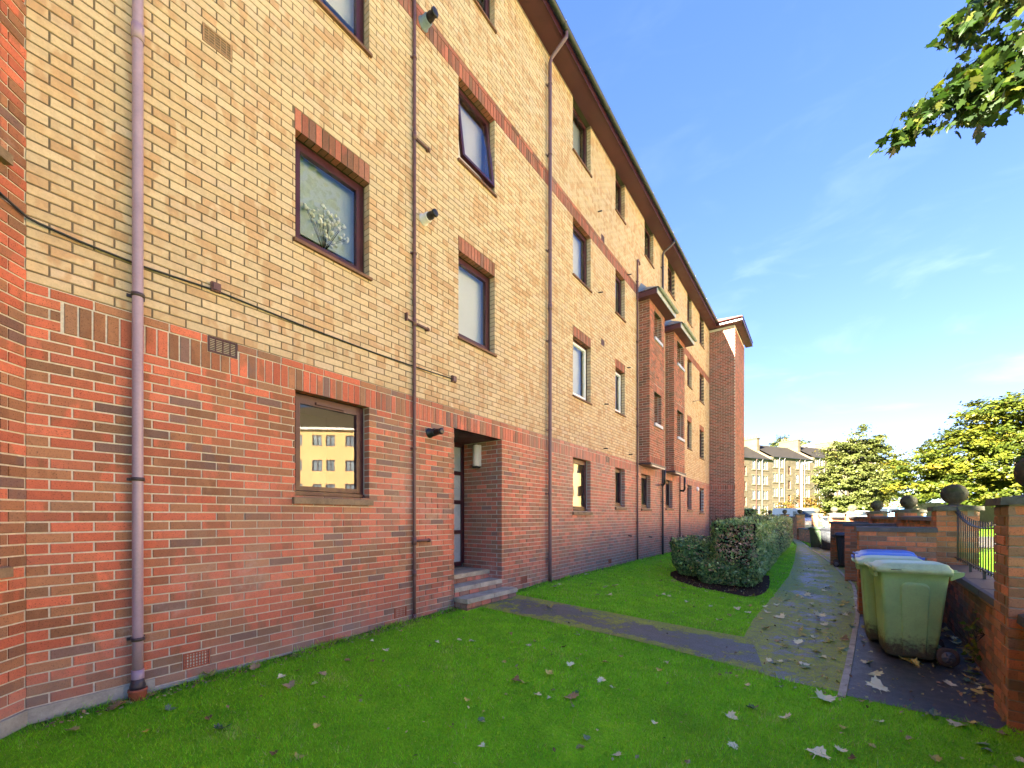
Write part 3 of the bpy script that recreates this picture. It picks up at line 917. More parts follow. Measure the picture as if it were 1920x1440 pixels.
# eaves: soffit, fascia, gutter, roof
OH = .345
def eave_run(pts, zs=ZT, close=None):
    pass
eo = Vector((0, Y0, 0)) + Vector((OH, -OH * math.tan(R(22.5)) , 0))
ec = end_c + Vector((OH, -OH * (1 - math.tan(R(22.5))) * 0, 0))
e_line = [(OH, Y1 - OH), (OH, Y0 + OH * .414), (W_X + OH, W_Y + OH * .414 - 0.0), (W_X + OH, -26.3)]
w_line = [(-.02, Y1 + .1), (-.02, Y0), (W_X - .02, W_Y), (W_X - .02, -26.0)]
mb = MB()
for i in range(3):
    a, b, c, d = e_line[i], e_line[i + 1], w_line[i + 1], w_line[i]
    mb.hexa([(d[0], d[1], ZT), (a[0], a[1], ZT), (b[0], b[1], ZT), (c[0], c[1], ZT), (d[0], d[1], ZT + .02), (a[0], a[1], ZT + .02), (b[0], b[1], ZT + .02), (c[0], c[1], ZT + .02)])
mb.box((-.02, Y1 - OH, ZT + .001), (T_X + OH, Y1 - .12, ZT + .02)); mb.box((T_X + .02, Y1 - .12, ZT + .001), (T_X + OH, 26.3, ZT + .02))
mb.box((-.02, Y1 - .12, ZT + .002), (T_X + .02, Y1 + .02, ZT + .019))
mb.build('soffit', SOFFIT, flats)
mb = MB()
for i in range(3):
    a, b = Vector((*e_line[i], 0)), Vector((*e_line[i + 1], 0)); u = (b - a).normalized(); n = Vector((-u.y, u.x, 0)) * .02
    v = [a, b, b + n, a + n]
    mb.hexa([(p.x, p.y, ZT - .012) for p in v] + [(p.x, p.y, ZT + .17) for p in v])
mb.box((OH, Y1 - OH - .02, ZT - .012), (T_X + OH, Y1 - OH, ZT + .17)); mb.box((T_X + OH, Y1 - OH - .02, ZT - .012), (T_X + OH + .02, 26.3, ZT + .17))
mb.build('fascia', MAROON, flats)
def gutter(p, q, mat, z, r=.058, clips=1.05, parent=flats):
    p, q = Vector(p), Vector(q); u = (q - p).normalized(); n = Vector((u.y, -u.x, 0))
    mb = MB(); L = (q - p).length; S = 8; ring = []
    for (rr) in (r, r - .006):
        ring.append([(rr * math.cos(math.pi + math.pi * i / S), rr * math.sin(math.pi + math.pi * i / S)) for i in range(S + 1)])
    prof = ring[0] + ring[1][::-1]
    pts = []
    for e in (p, q):
        for (x, h) in prof: pts.append(e + n * x + Vector((0, 0, z + h)))
    m = len(prof)
    mb.add(pts, [(i, (i + 1) % m, m + (i + 1) % m, m + i) for i in range(m)] + [tuple(range(m - 1, -1, -1)), tuple(range(m, 2 * m))], 0, smooth=False)
    go = mb.build('gutter', mat, parent)
    n_c = int(L / clips)
    for i in range(n_c):
        c = p + u * (clips * (i + .5)); b = MB(); R2 = r + .010
        pr = [(R2 * math.cos(math.pi + math.pi * j / S), R2 * math.sin(math.pi + math.pi * j / S)) for j in range(S + 1)] + [(r * math.cos(math.pi + math.pi * j / S), r * math.sin(math.pi + math.pi * j / S)) for j in range(S, -1, -1)]
        b.prism(pr, lambda x, h, d: tuple(c + n * x + u * d + Vector((0, 0, z + h))), -.02, .02)
        b.build('gutter_clip', mat, go)
    return go
ZG = ZT + .15
gutter((OH + .085, Y1 - OH - .1, 0), (OH + .085, Y0 + .1, 0), GUTTER, ZG)
gutter((W_X + OH + .085, W_Y, 0), (W_X + OH + .085, -26, 0), GUTTER, ZG, clips=4)
gutter((OH, Y1 - OH - .085, 0), (T_X + OH + .02, Y1 - OH - .085, 0), SOFFIT, ZG, clips=.8)
mb = MB(); rs = .62; rx = -4.6
zr = ZT + .19
ridge = zr + (OH + .02 - rx) * rs
mb.quad((OH + .05, Y0 + .1, zr), (OH + .05, 30, zr), (rx, 30, ridge), (rx, Y0 + .1, ridge))
mb.quad((rx, Y0 + .1, ridge), (rx, 30, ridge), (-9.9, 30, zr), (-9.9, Y0 + .1, zr))
r2 = zr + (W_X + OH - rx) * rs * .75
mb.quad((W_X + OH + .05, -26.4, zr), (W_X + OH + .05, W_Y + .1, zr), (rx, W_Y + .1, r2), (rx, -26.4, r2))
mb.quad((W_X + OH + .05, W_Y + .1, zr), (OH + .05, Y0 + .15, zr), (rx, Y0 + 1, ridge), (rx, W_Y + .1, r2))
mb.quad((rx, -26.4, r2), (rx, Y0 + 1, r2), (-9.9, Y0 + 1, zr), (-9.9, -26.4, zr))
mb.add([(-9.5, -26, ZT), (W_X, -26, ZT), (rx, -26, r2 - .05)], [(0, 1, 2)])
# hipped roof of the end tower
hx = T_X + OH + .04; ty = Y1 - OH - .05
mb.add([(OH, ty, zr), (hx, ty, zr), (hx, 26.3, zr), (-2.2, (ty + 26.3) / 2, zr + 1.15), (OH - 3.6, ty, zr), (OH - 3.6, 26.3, zr)], [(4, 1, 3), (1, 2, 3), (2, 5, 3)])
mb.build('roof', TILE, flats)

# downpipes
def pipe(pts, r, mat, clips=(), cd=.014, name='downpipe', seg=14, collars=(), rag=True):
    b = MB(); b.tube(resample([tuple(p) for p in pts], .5), r, seg)
    for (p, q, rr) in collars: b.tube([p, q], rr, seg)
    o = b.build(name, mat, flats)
    for z in clips:
        x, y = pts[0][0], pts[0][1]; c = MB()
        c.tube([(x, y, z - cd), (x, y, z + cd)], r + .008, seg)
        c.box((0.0, y - r - .020, z - .012), (.012, y + r + .020, z + .012)); c.box((.012, y - .012, z - .010), (x, y + .012, z + .010))
        c.build('pipe_clip', PIPED if mat is PIPE else mat, o)
    return o
y = .912; x = .062
p1 = pipe([(x, y, .10), (x, y, 10.5), (x + .05, y, 10.62), (OH + .03, y, 10.74), (OH + .085, y, 10.85)], .0345, PIPE, (.44, 1.69, 3.13, 6.9, 8.6), seg=20,
          collars=[((x, y, 5.12), (x, y, 5.24), .040), ((x, y, .085), (x, y, .20), .040)])
b = MB(); b.lathe([(.056, -.30), (.056, .030), (.060, .034), (.060, .052), (.044, .052), (.044, .02)], 20, 0, (x, y, 0)); b.build('gully_collar', TERRA, p1)
b = MB(); b.lathe([(.050, .052), (.050, .075), (.044, .10), (.040, .13)], 20, 0, (x, y, 0)); b.build('shoe', PIPED, p1)
y = 3.72; x = .035
p2 = pipe([(x, y, -.10), (x, y, 10.6)], .0225, PIPEB, (2.30, 4.9, 7.5), collars=[((x, y, 1.02), (x, y, 1.12), .029), ((x, y, 3.93), (x, y, 4.03), .029), ((x, y, 6.40), (x, y, 6.50), .029), ((x, y, .60), (x, y, .68), .029), ((x, y, .0), (x, y, .1), .03)])
def stub(y0, y1, z, r=.018):
    b = MB(); b.tube([(.035, y0, z), (.035, y1, z + .004), (.035, y1 + .008, z)], r, 10); b.tube([(.035, y1, z), (.0, y1, z)], r + .004, 10); b.tube([(.035, y1 - .012, z), (.035, y1 + .022, z)], r + .008, 10)
    b.build('branch_pipe', PIPEB, p2)
stub(3.735, 3.965, 6.45); stub(3.735, 3.95, 3.97); stub(3.735, 3.975, 1.07)
b = MB(); b.box((0, 3.585, 3.96), (.05, 3.60, 4.06)); b.tube([(.04, 3.59, 3.98), (.04, 3.71, 3.98)], .010, 8); b.build('branch_pipe', PIPEB, p2)
y = 7.155; x = .070
p3 = pipe([(x, y, .02), (x, y, 10.42), (x + .03, y, 10.50), (OH + .04, y, 10.66), (OH + .085, y + .02, 10.72), (OH + .085, y + .02, 10.86)], .036, PIPEM, (.55, 1.85, 3.12, 4.9, 6.7, 8.6, 10.0), collars=[((x, y, 5.5), (x, y, 5.62), .042)])
y = 12.26; x = .04
pipe([(x, y, -.02), (x, y, 9.02), (x, y + .03, 9.06), (x, y + .16, 9.05), (x, y + .20, 8.98)], .024, PIPEB, (1.2, 2.6, 4.6, 6.6, 8.4), collars=[((x, y, 4.05), (x, y, 4.15), .032), ((x, y, 6.55), (x, y, 6.65), .032)])
y = 14.70; x = .062
pipe([(x, y, -.05), (x, y, 10.42), (x + .03, y, 10.50), (OH + .04, y, 10.66), (OH + .085, y + .02, 10.72), (OH + .085, y + .02, 10.86)], .036, PIPED, (.7, 1.9, 3.2, 8.6, 10.0))
y = 17.02; x = .045
pipe([(x, y, -.05), (x, y, 3.02)], .026, PIPEB, (.8, 2.2))
for (b0, yy, zt) in ((0, 14.35, 2.98), (1, 16.95, 2.9)):
    b = MB(); b.tube([(.26, yy - .12, zt), (.26, yy - .12, zt - .46), (.20, yy - .05, zt - .52), (.07, yy + .25 * (1 - b0), zt - .50)], .040, 10); b.build('waste_pipe', BLACKP, flats)

# boiler flue terminals
def flue(y, z, body, r=.062):
    b = MB(); b.lathe([(r * 1.25, 0), (r * 1.25, .012), (r, .014), (r, .11), (r * .9, .115)], 18, 0, (0, y, z), 'X'); o = b.build('flue_terminal', body, flats)
    c = MB(); c.lathe([(r * .80, .10), (r * .80, .17), (r * .62, .20), (r * .62, .215), (r * .80, .218), (r * .80, .245), (r * .55, .25)], 18, 0, (0, y, z), 'X'); c.build('flue_cap', BLACKP, o)
flue(3.90, 8.14, LEAD, .07); flue(3.905, 5.46, OFFW); flue(4.02, 2.56, BLACKP, .055)
for (yy, zz) in ((9.95, 4.25), (9.6, 6.93), (9.9, 3.12), (11.65, 3.18), (11.5, 5.62), (11.55, 8.28), (9.55, 8.9), (13.4, .75), (11.6, .85)):
    b = MB(); b.tube([(0, yy, zz), (.11, yy + .01, zz - .015)], .016, 8); b.build('overflow_pipe', PIPED, flats)
b = MB(); b.lathe([(.105, 0), (.105, .03), (.09, .07), (.05, .085)], 18, 0, (0, 20.05, 2.62), 'X'); b.build('wall_vent', WHITEF, flats)
b = MB(); b.tube([(.03, 19.15, 6.35), (.03, 20.6, 6.74)], .012, 6); b.build('wire', PIPED, flats)

# slack black cable with its clips
pts = [(.40, -.06, 3.60)]
cp = [(.232, 3.455), (.345, 3.428), (.60, 3.405), (.947, 3.394), (1.452, 3.42), (2.2, 3.395), (3.107, 3.388), (3.7, 3.40), (4.47, 3.43)]
path = [(.13, .232, 3.455), (.018, .36, 3.428)] + [(.016, a, b_) for a, b_ in cp[2:]]
mb = MB(); mb.tube([tuple(F_C(C_LEN - .9, .016, 3.62)), tuple(F_C(C_LEN - .16, .016, 3.46)), tuple(F_C(C_LEN - .02, .020, 3.432)), (.022, .40, 3.422)] + path[2:], .0085, 8)
cab = mb.build('cable', BLACKP, flats)
for yy, zz, s in ((1.452, 3.445, .040), (4.48, 3.43, .045)):
    b = MB(); b.box((.0, yy - s * .9, zz - s), (.035, yy + s * .9, zz + s)); b.box((.035, yy - s * .7, zz - s * .8), (.05, yy + s * .7, zz + s * .8)); b.build('junction_box', PIPEB, cab)

DPANE = plain('pale_door_pane', (.42, .46, .46), .22, .2, 3, .6)  # opaque pale grey for the panes beside the door
# front door recess
DY0, DY1 = DOOR[0], DOOR[1]
mb = MB()
mb.box((-.95, DY0, Z1 - .0), (-.007, DY1 + .05, Z1 + .02), 0)
mb.box((-.95, DY0 - .05, .2), (-.007, DY0, Z1), 1)
mb.build('porch_lining', [SOFFIT, PB_R], flats)
mb = MB(); t = .07
mb.box((-.93, DY0, .55), (-.87, DY0 + t, Z1)); mb.box((-.93, DY1 - t, .55), (-.87, DY1, Z1))
mb.box((-.93, DY0 + t, Z1 - t), (-.871, DY1 - t, Z1)); mb.box((-.93, DY0 + t, .50), (-.871, DY1 - t, .58))
mb.box((-.93, DY1 - .42, .58), (-.872, DY1 - .36, Z1 - t))
d = mb.build('door_frame', MAROON, flats)
mb = MB()
mb.box((-.925, DY0 + t + .005, .585), (-.885, DY0 + t + .09, Z1 - t)); mb.box((-.925, DY1 - .51, .585), (-.885, DY1 - .425, Z1 - t))
for z in (.585, 1.08, 1.62, 2.14, 2.56): mb.box((-.925, DY0 + t + .09, z), (-.886, DY1 - .51, z + .085))
do = mb.build('front_door', MAROON, d)
b = MB(); b.tube([(-.85, DY1 - .47, 1.40), (-.85, DY1 - .47, 1.70)], .012, 8); b.build('door_handle', OFFW, d)
for z in (1.08, 1.62, 2.14):
    b = MB(); b.box((-.915, DY1 - .36, z), (-.88, DY1 - t, z + .07)); b.build('glazing_bar', MAROON, d)
for z0, z1 in ((.58, 1.08), (1.15, 1.62), (1.69, 2.14), (2.21, Z1 - t)):
    b = MB(); b.quad((-.90, DY1 - .36, z0), (-.90, DY1 - t, z0), (-.90, DY1 - t, z1), (-.90, DY1 - .36, z1)); b.build('pane', DPANE, d)
    b = MB(); b.quad((-.905, DY0 + t, z0 + .02), (-.905, DY1 - .5, z0 + .02), (-.905, DY1 - .5, z1 + .02), (-.905, DY0 + t, z1 + .02)); b.build('pane', GLASS, d)
b = MB(); b.box((-1.5, DY0 - .3, .5), (-1.45, DY1 + .3, Z1)); b.build('hall_wall', ROOM, flats)
b = MB(); L = [(.0, 2.28), (.062, 2.285), (.066, 2.30), (.066, 2.64), (.05, 2.665), (.0, 2.67)]
b.tube([(-.527, DY1 - .055, 2.285), (-.527, DY1 - .055, 2.30), (-.527, DY1 - .055, 2.64), (-.527, DY1 - .055, 2.665)], [.050, .066, .066, .045], 16)
b.box((-.60, DY1 - .055, 2.29), (-.454, DY1 - .006, 2.665))
lamp = b.build('porch_light', OFFW, flats)
b = MB(); b.box((-.575, DY1 - .11, 2.255), (-.48, DY1 - .01, 2.285)); b.build('lamp_base', BLACKP, lamp)

# door steps
st = MB()
st.box((-.90, DY0 + .004, -.2), (-.28, DY1 - .004, .40), 0); st.box((-.90, DY0 + .004, .405), (-.26, DY1 - .004, .475), 1)
st.box((-.28, DY0 + .004, -.2), (-.02, DY1 - .004, .255), 0)
steps = empty('doorstep', (0, 0, 0), 0); steps.parent = flats
st.build('landing', [PB_R, CONC], steps)
def tread(x0, x1, y0, y1, z0, z1):
    b = MB(); e = .012
    b.hexa([(x0, y0, z0), (x1, y0, z0), (x1, y1, z0), (x0, y1, z0), (x0, y0, z1), (x1 - e, y0 + .004, z1), (x1 - e, y1 - .004, z1), (x0, y1, z1)])
    b.build('tread', CONC, steps)
tread(-.30, .015, DY0 + .006, DY0 + .585, .262, .330); tread(-.30, .017, DY0 + .590, DY1 - .006, .262, .331)
tread(.016, .288, DY0 - .02, DY0 + .60, .13, .197); tread(.016, .290, DY0 + .606, DY1 + .07, .13, .196)
fr = frame_fn((.262, DY0 - .005, 0), (0, 1, 0)); sd = frame_fn((.02, DY0 - .005, 0), (1, 0, 0)); ri = frame_fn((.003, DY0 + .006, 0), (0, 1, 0)); r3 = frame_fn((-.272, DY0 + .006, 0), (0, 1, 0))
for fn, A, ln, z in ((fr, (0, 1, 0), DY1 - DY0 + .06, .055), (fr, (0, 1, 0), DY1 - DY0 + .06, -.02), (sd, (1, 0, 0), .24, .055), (sd, (1, 0, 0), .24, -.02), (ri, (0, 1, 0), DY1 - DY0 - .012, .195), (r3, (0, 1, 0), DY1 - DY0 - .012, .335)):
    q = []; course(0, ln, z, 'r', 1, q)
    for r in q: brick_piece(steps, r, A, fn, .02)

# balcony shafts: sills, slabs, small lead roofs
for bi, (b0, b1, bx) in enumerate(BAYS):
    for (q0, q1, z0, z1) in shaft_holes[bi]:
        b = MB(); b.box((bx - .10, b0 + q0 - .03, z0 - .02), (bx + .05, b0 + q1 + .03, z0 + .075)); b.build('balcony_sill', GREYT, flats)
    b = MB(); b.box((-.02, b0 - .03, 2.955), (bx + .05, b1 + .03, 3.010)); b.build('balcony_slab', PIPED, flats)
    b = MB(); b.box((bx - .01, b0 + .14, 2.915), (bx + .035, b1 - .05, 2.953)); b.build('balcony_strip', OFFW, flats)  # pale strip below the slab edge
    o = .20; ez = 7.90
    b = MB(); b.box((0, b0 - o, ez), (bx + o + .08, b1 + o, ez + .02), 0)
    b.box((0, b0 - o - .02, ez - .01), (bx + o + .08, b0 - o, ez + .15), 0)
    b.box((0, b1 + o, ez - .01), (bx + o + .08, b1 + o + .02, ez + .15), 0); b.box((bx + o + .08, b0 - o - .02, ez - .01), (bx + o + .10, b1 + o + .02, ez + .15), 1)
    b.build('balcony_eave', [SOFFIT, GREYT], flats)
    rz = ez + .16; rx1 = bx + o + .14; rt = rz + .50; cy = (b0 + b1) / 2
    b = MB()
    b.add([(0, b0 - o - .04, rz), (rx1, b0 - o - .04, rz), (rx1, b1 + o + .04, rz), (0, b1 + o + .04, rz), (.0, b0 + .18, rt), (.0, b1 - .18, rt), (.14, b0 + .30, rt - .12), (.14, b1 - .30, rt - .12)],
          [(0, 1, 6, 4), (1, 2, 7, 6), (2, 3, 5, 7), (4, 6, 7, 5)])
    for i in range(1, 7):
        yy = b0 - o + (b1 - b0 + 2 * o) * i / 7; yt = b0 + .3 + (b1 - b0 - .6) * i / 7
        b.tube([(rx1, yy, rz + .01), (.15, yt, rt - .115)], .014, 6)
    b.build('balcony_roof', LEAD, flats)
    gutter((bx + o + .155, b1 + o, 0), (bx + o + .155, b0 - o, 0), GUTG, rz - .01, .05, .55)

# ------------------------------------------------------------------ piers, garden walls, railings
PIER = [(5.72, 4.82), (6.00, 8.86), (6.03, 12.90), (5.84, 16.85), (5.47, 20.9), (5.02, 24.8), (4.36, 28.6), (3.47, 32.5), (2.47, 36.1), (1.29, 39.5), (-.08, 42.6)]
PW = .215                                     # half width of a pier
LAB = ['nearest brick pier at the right edge, beside the railing end', 'brick pier where the railing meets the first divider wall', 'brick pier at the end of the second divider wall', 'brick pier at the end of the third divider wall',
       'first pier past the divider walls, in the unbroken stretch of wall', 'brick pier ending the high wall, just right of the white van', 'brick pier standing free against the white van, low walls either side', 'brick pier left of the free standing one, where the high wall starts again',
       'second brick pier of the far high wall, in front of the van tail', 'small far brick pier just above the hedge top', 'farthest brick pier with ball, next to the dark far hedge']
def pier_dir(i):
    a = PIER[max(0, i - 1)]; b = PIER[min(len(PIER) - 1, i + 1)]
    return math.atan2(b[1] - a[1], b[0] - a[0])    # direction of the row
cap_me = None
def make_cap():
    b = MB(); w = PW + .045
    b.hexa([(-w, -w, 0), (w, -w, 0), (w, w, 0), (-w, w, 0), (-w + .004, -w + .004, .055), (w - .004, -w + .004, .055), (w - .004, w - .004, .055), (-w + .004, w - .004, .055)])
    w2 = w - .02
    b.hexa([(-w2, -w2, .056), (w2, -w2, .056), (w2, w2, .056), (-w2, w2, .056), (-.10, -.10, .078), (.10, -.10, .078), (.10, .10, .078), (-.10, .10, .078)])
    return b.mesh('cap', CAP)
def make_ball():
    b = MB(); r = .150; n = 16
    prof = [(.075, .0), (.075, .012), (.06, .025)] + [(r * math.sin(math.pi * k / n), .020 + r - r * math.cos(math.pi * k / n)) for k in range(3, n + 1)]
    prof[-1] = (.002, prof[-1][1])
    b.lathe(prof, 26)
    return b.mesh('ball', BALL)
cap_me, ball_me = make_cap(), make_ball()
def pier_rects(rows):
    """bricks of the four faces: (face, rect)"""
    out = []
    for k in range(rows):
        z = -.06 + .075 * k
        for f in range(4):
            q = []
            if (k + f) % 2 == 0: course(0, 2 * PW, z, 'w', 0, q)
            else: course(0, 2 * PW - .1125, z, 'w', 1, q)
            out += [(f, r) for r in q]
    return out
for i, (px, py) in enumerate(PIER):
    rz = pier_dir(i) - math.pi / 2
    gzz = g(px, py)
    top = 1.563
    p = empty('brick_pier', (px, py, gzz), rz, LAB[i], 'pier', 'brick piers with ball finials along the garden wall')
    h = top - .078 - gzz
    rows = int((h + .06) / .075); off = h - (-.06 + rows * .075)
    fns = []
    for f in range(4):
        an = f * math.pi / 2
        A = Vector((math.cos(an), math.sin(an), 0)); N = A.cross(Vector((0, 0, 1)))
        org = N * PW - A * PW + Vector((0, 0, off))
        fns.append((frame_fn(org, A), tuple(A)))
    pr = pier_rects(rows)
    single = i < 2
    mb = MB()
    for f, r in pr:
        fn, A = fns[f]
        if single and f in (0, 3): brick_piece(p, r, A, fn, .05)
        else: bricks_into(mb, [r], fn, .05)
    if mb.v:
        mb.build('brickwork', WALLB, p, 'stuff')
    mb = MB(); e = PW - .007; mb.box((-e, -e, -.4), (e, e, h), 0); mb.build('mortar', MORTAR_G, p)
    c = link(bpy.data.objects.new('cap', cap_me), p); c.location = (0, 0, h)
    b = link(bpy.data.objects.new('ball', ball_me), p); b.location = (0, 0, h + .077); b.rotation_euler = (0, 0, random.random() * 6)
    s = random.uniform(.97, 1.03); b.scale = (s, s, s)

def wall_run(name, a, b, z_top, thick, label, cat, group, singles=False, kope=.075, ov=.055, mort=MORTAR_G, start_off=0.0, copes=None):
    """a straight brick wall from a to b with a coping, one thing"""
    a = Vector((*a, 0)); b = Vector((*b, 0)); L = (b - a).length; ang = math.atan2(b.y - a.y, b.x - a.x)
    zb = min(g(a.x, a.y), g(b.x, b.y))
    w = empty(name, (a.x, a.y, zb), ang, label, cat, group)
    H = z_top - kope - zb
    rows = int((H + .10) / .075) + 1; off = H - rows * .075 + .008
    front = frame_fn((0, -thick / 2, off), (1, 0, 0)); back = frame_fn((L, thick / 2, off), (-1, 0, 0))
    e0 = frame_fn((0, thick / 2, off), (0, -1, 0)); e1 = frame_fn((L, -thick / 2, off), (0, 1, 0))
    mb = MB()
    for k in range(rows):
        z = .075 * k; q = []
        course(0, L, z, 'w', k, q, start=start_off)
        for r in q:
            if singles: brick_piece(w, r, (1, 0, 0), front, .05)
            else: bricks_into(mb, [r], front, .05)
        q = []; course(0, L, z, 'w', k, q); bricks_into(mb, q, back, .05)
        for fn, A in ((e0, (0, -1, 0)), (e1, (0, 1, 0))):
            q = []; course(.05 if thick > .2 else 0, thick, z, 'w', k + 1, q)
            for r in q:
                if singles: brick_piece(w, r, A, fn, .04)
                else: bricks_into(mb, [r], fn, .04)
    if mb.v: mb.build('brickwork', WALLB, w, 'stuff')
    m = MB(); m.box((.007, -thick / 2 + .007, -.4), (L - .007, thick / 2 - .007, H)); m.build('mortar', mort, w)
    n = max(1, int(round(L / .9)))
    for i in range(n):
        x0, x1 = L * i / n + .004, L * (i + 1) / n - .004
        if i == 0: x0 = -.0 if copes is None else -copes
        if i == n - 1: x1 = L
        c = MB(); y = thick / 2 + ov; e = .006
        c.hexa([(x0, -y, H), (x1, -y, H), (x1, y, H), (x0, y, H), (x0 + .002, -y + e, H + kope - .012), (x1 - .002, -y + e, H + kope - .012), (x1 - .002, y - e, H + kope - .012), (x0 + .002, y - e, H + kope - .012)])
        c.hexa([(x0 + .002, -y + e, H + kope - .0115), (x1 - .002, -y + e, H + kope - .0115), (x1 - .002, y - e, H + kope - .0115), (x0 + .002, y - e, H + kope - .0115), (x0 + .01, -y + .03, H + kope), (x1 - .01, -y + .03, H + kope), (x1 - .01, y - .03, H + kope), (x0 + .01, y - .03, H + kope)])
        c.build('coping_stone', COPE, w)
    return w
def toward(p, q, d):
    L = math.dist(p, q); return (p[0] + (q[0] - p[0]) * d / L, p[1] + (q[1] - p[1]) * d / L)
def span(i, j, k=PW + .002): return toward(PIER[i], PIER[j], k), toward(PIER[j], PIER[i], k)
# N of wall_run's front face is A x Z: run from far to near so that the front faces the path
def seg(i, z, label, singles=False, thick=.215):
    a, b = span(i, i + 1)
    return wall_run('garden_wall', b, a, z, thick, label, 'wall', 'stretches of garden wall between the piers', singles)
seg(0, .700, 'low brick wall with dark coping under the curved railing behind the bins', True, .24)
seg(1, 1.40, 'high brick wall stretch with coping behind the first divider wall')
seg(2, 1.40, 'high brick wall stretch with coping between the second and third dividers')
seg(3, 1.40, 'high brick wall stretch with coping behind the green and black bins')
seg(4, 1.40, 'last high brick wall stretch before the low walls near the van')
seg(5, .68, 'low far wall with railing, right of the free standing pier')
seg(6, .68, 'low far wall in front of the van wheels, beside the blue bin')
seg(7, 1.40, 'far high brick wall stretch in front of the van tail')
seg(8, 1.40, 'far high brick wall stretch just above the hedge')
seg(9, 1.40, 'farthest brick wall stretch towards the dark far hedge')
# stub of low wall this side of the nearest pier
d0 = pier_dir(0)
nb = (PIER[0][0] - math.cos(d0) * (PW + .002), PIER[0][1] - math.sin(d0) * (PW + .002)); nb2 = (PIER[0][0] - math.cos(d0) * 4.0, PIER[0][1] - math.sin(d0) * 4.0)
wall_run('garden_wall', nb, nb2, .70, .24, 'low wall whose coping corner just shows on the near side of the nearest pier', 'wall', 'stretches of garden wall between the piers')
# divider walls of the bin bays
DIV = [((4.89, 8.72), 1), ((4.91, 12.92), 2), ((4.72, 16.9), 3)]
DL = ['nearest bin bay divider wall, right behind the blue lidded bins', 'middle bin bay divider wall with one dark bin beyond it', 'farthest bin bay divider wall, next to the dark bin']
for n, ((x, y), i) in enumerate(DIV):
    rzp = pier_dir(i); e = (PIER[i][0] - math.sin(rzp) * (PW + .002), PIER[i][1] + math.cos(rzp) * 0 - .10)
    wall_run('divider_wall', (x, y), e, 1.237, .215, DL[n], 'wall', 'divider walls of the bin bays', singles=(n == 0), ov=.035, copes=.035)

def railing(i, label, single=True):
    a, b = span(i + 1, i)                 # from the far pier to the near one
    L = math.dist(a, b); ang = math.atan2(b[1] - a[1], b[0] - a[0])
    r = empty('iron_railing', (a[0], a[1], 0), ang, label, 'railing', 'curved iron railings on the low walls')
    zt = lambda x: 1.265 + .20 * (abs(2 * x / L - 1)) ** 2.2
    mb = MB(); n = 28; hw, hh = .018, .006
    vs = []
    for k in range(n + 1):
        x = L * k / n; z = zt(x)
        vs += [(x, -hw, z - hh), (x, hw, z - hh), (x, hw, z + hh), (x, -hw, z + hh)]
    fs = []
    for k in range(n):
        for j in range(4): fs.append((4 * k + j, 4 * k + (j + 1) % 4, 4 * k + 4 + (j + 1) % 4, 4 * k + 4 + j))
    mb.add(vs, fs); mb.build('top_rail', IRON, r)
    mb = MB(); mb.box((0, -hw, .800), (L, hw, .812)); mb.build('bottom_rail', IRON, r)
    nb_ = int(L / .125)
    for k in range(nb_):
        x = .05 + (L - .1) * k / (nb_ - 1); b = MB(); b.tube([(x, 0, .765), (x, 0, zt(x) + .075)], .0058, 6)
        b.build('bar', IRON, r)
    for x in (L * .28, L * .5, L * .72):
        b = MB(); b.box((x - .012, -.012, .69), (x + .012, .012, .80)); b.build('leg', IRON, r)
    return r
railing(0, 'black iron railing with dipping top rail between the two nearest piers')
railing(5, 'small dark far railing right of the free standing pier')

# kerb edging and bin bay slabs
KE = [(4.50, 4.55)] + PATH_R[1:11]
kp = even_lin(KE, 70)
kb = empty('path_kerb', (0, 0, 0)); tag(kb, kind='structure')
acc = 0; last = kp[0]
P_ = even_lin(KE, 700); segs = []; cur = [P_[0]]; d = 0
for a, b in zip(P_[:-1], P_[1:]):
    d += math.dist(a, b); cur.append(b)
    if d > .91: segs.append(cur); cur = [b]; d = 0
for sgm in segs:
    a, b = sgm[0], sgm[-1]; u = Vector((b[0] - a[0], b[1] - a[1], 0)).normalized(); n = Vector((u.y, -u.x, 0))
    A = Vector((*a, 0)) + u * .004; B = Vector((*b, 0)) - u * .004
    z0 = g(*a); z1 = g(*b); mb = MB()
    mb.hexa([(A.x, A.y, z0 - .1), (A.x + n.x * .055, A.y + n.y * .055, z0 - .1), (B.x + n.x * .055, B.y + n.y * .055, z1 - .1), (B.x, B.y, z1 - .1),
             (A.x, A.y, z0 + .022), (A.x + n.x * .055, A.y + n.y * .055, z0 + .022), (B.x + n.x * .055, B.y + n.y * .055, z1 + .022), (B.x, B.y, z1 + .022)])
    mb.build('kerb_stone', CONC, kb)
def kx(y):
    P = np.array(KE); return float(np.interp(y, P[:, 1], P[:, 0]))
for y0, y1, xr0, xr1, mt in ((4.62, 8.62, 5.60, 5.90, SLAB), (8.84, 12.82, 5.9, 5.93, TARMAC2), (13.03, 16.8, 5.93, 5.75, TARMAC2), (17.0, 25.5, 5.72, 4.95, TARMAC2)):
    n = 14; ysl = [y0 + (y1 - y0) * i / n for i in range(n + 1)]
    strip_mesh('bin_bay_slab', [(kx(y) + .058, y) for y in ysl], [(xr0 + (xr1 - xr0) * i / n - (.02 if i else .17), ysl[i] - (.08 if i == 0 else 0)) for i in range(n + 1)], 4, mt, .012)

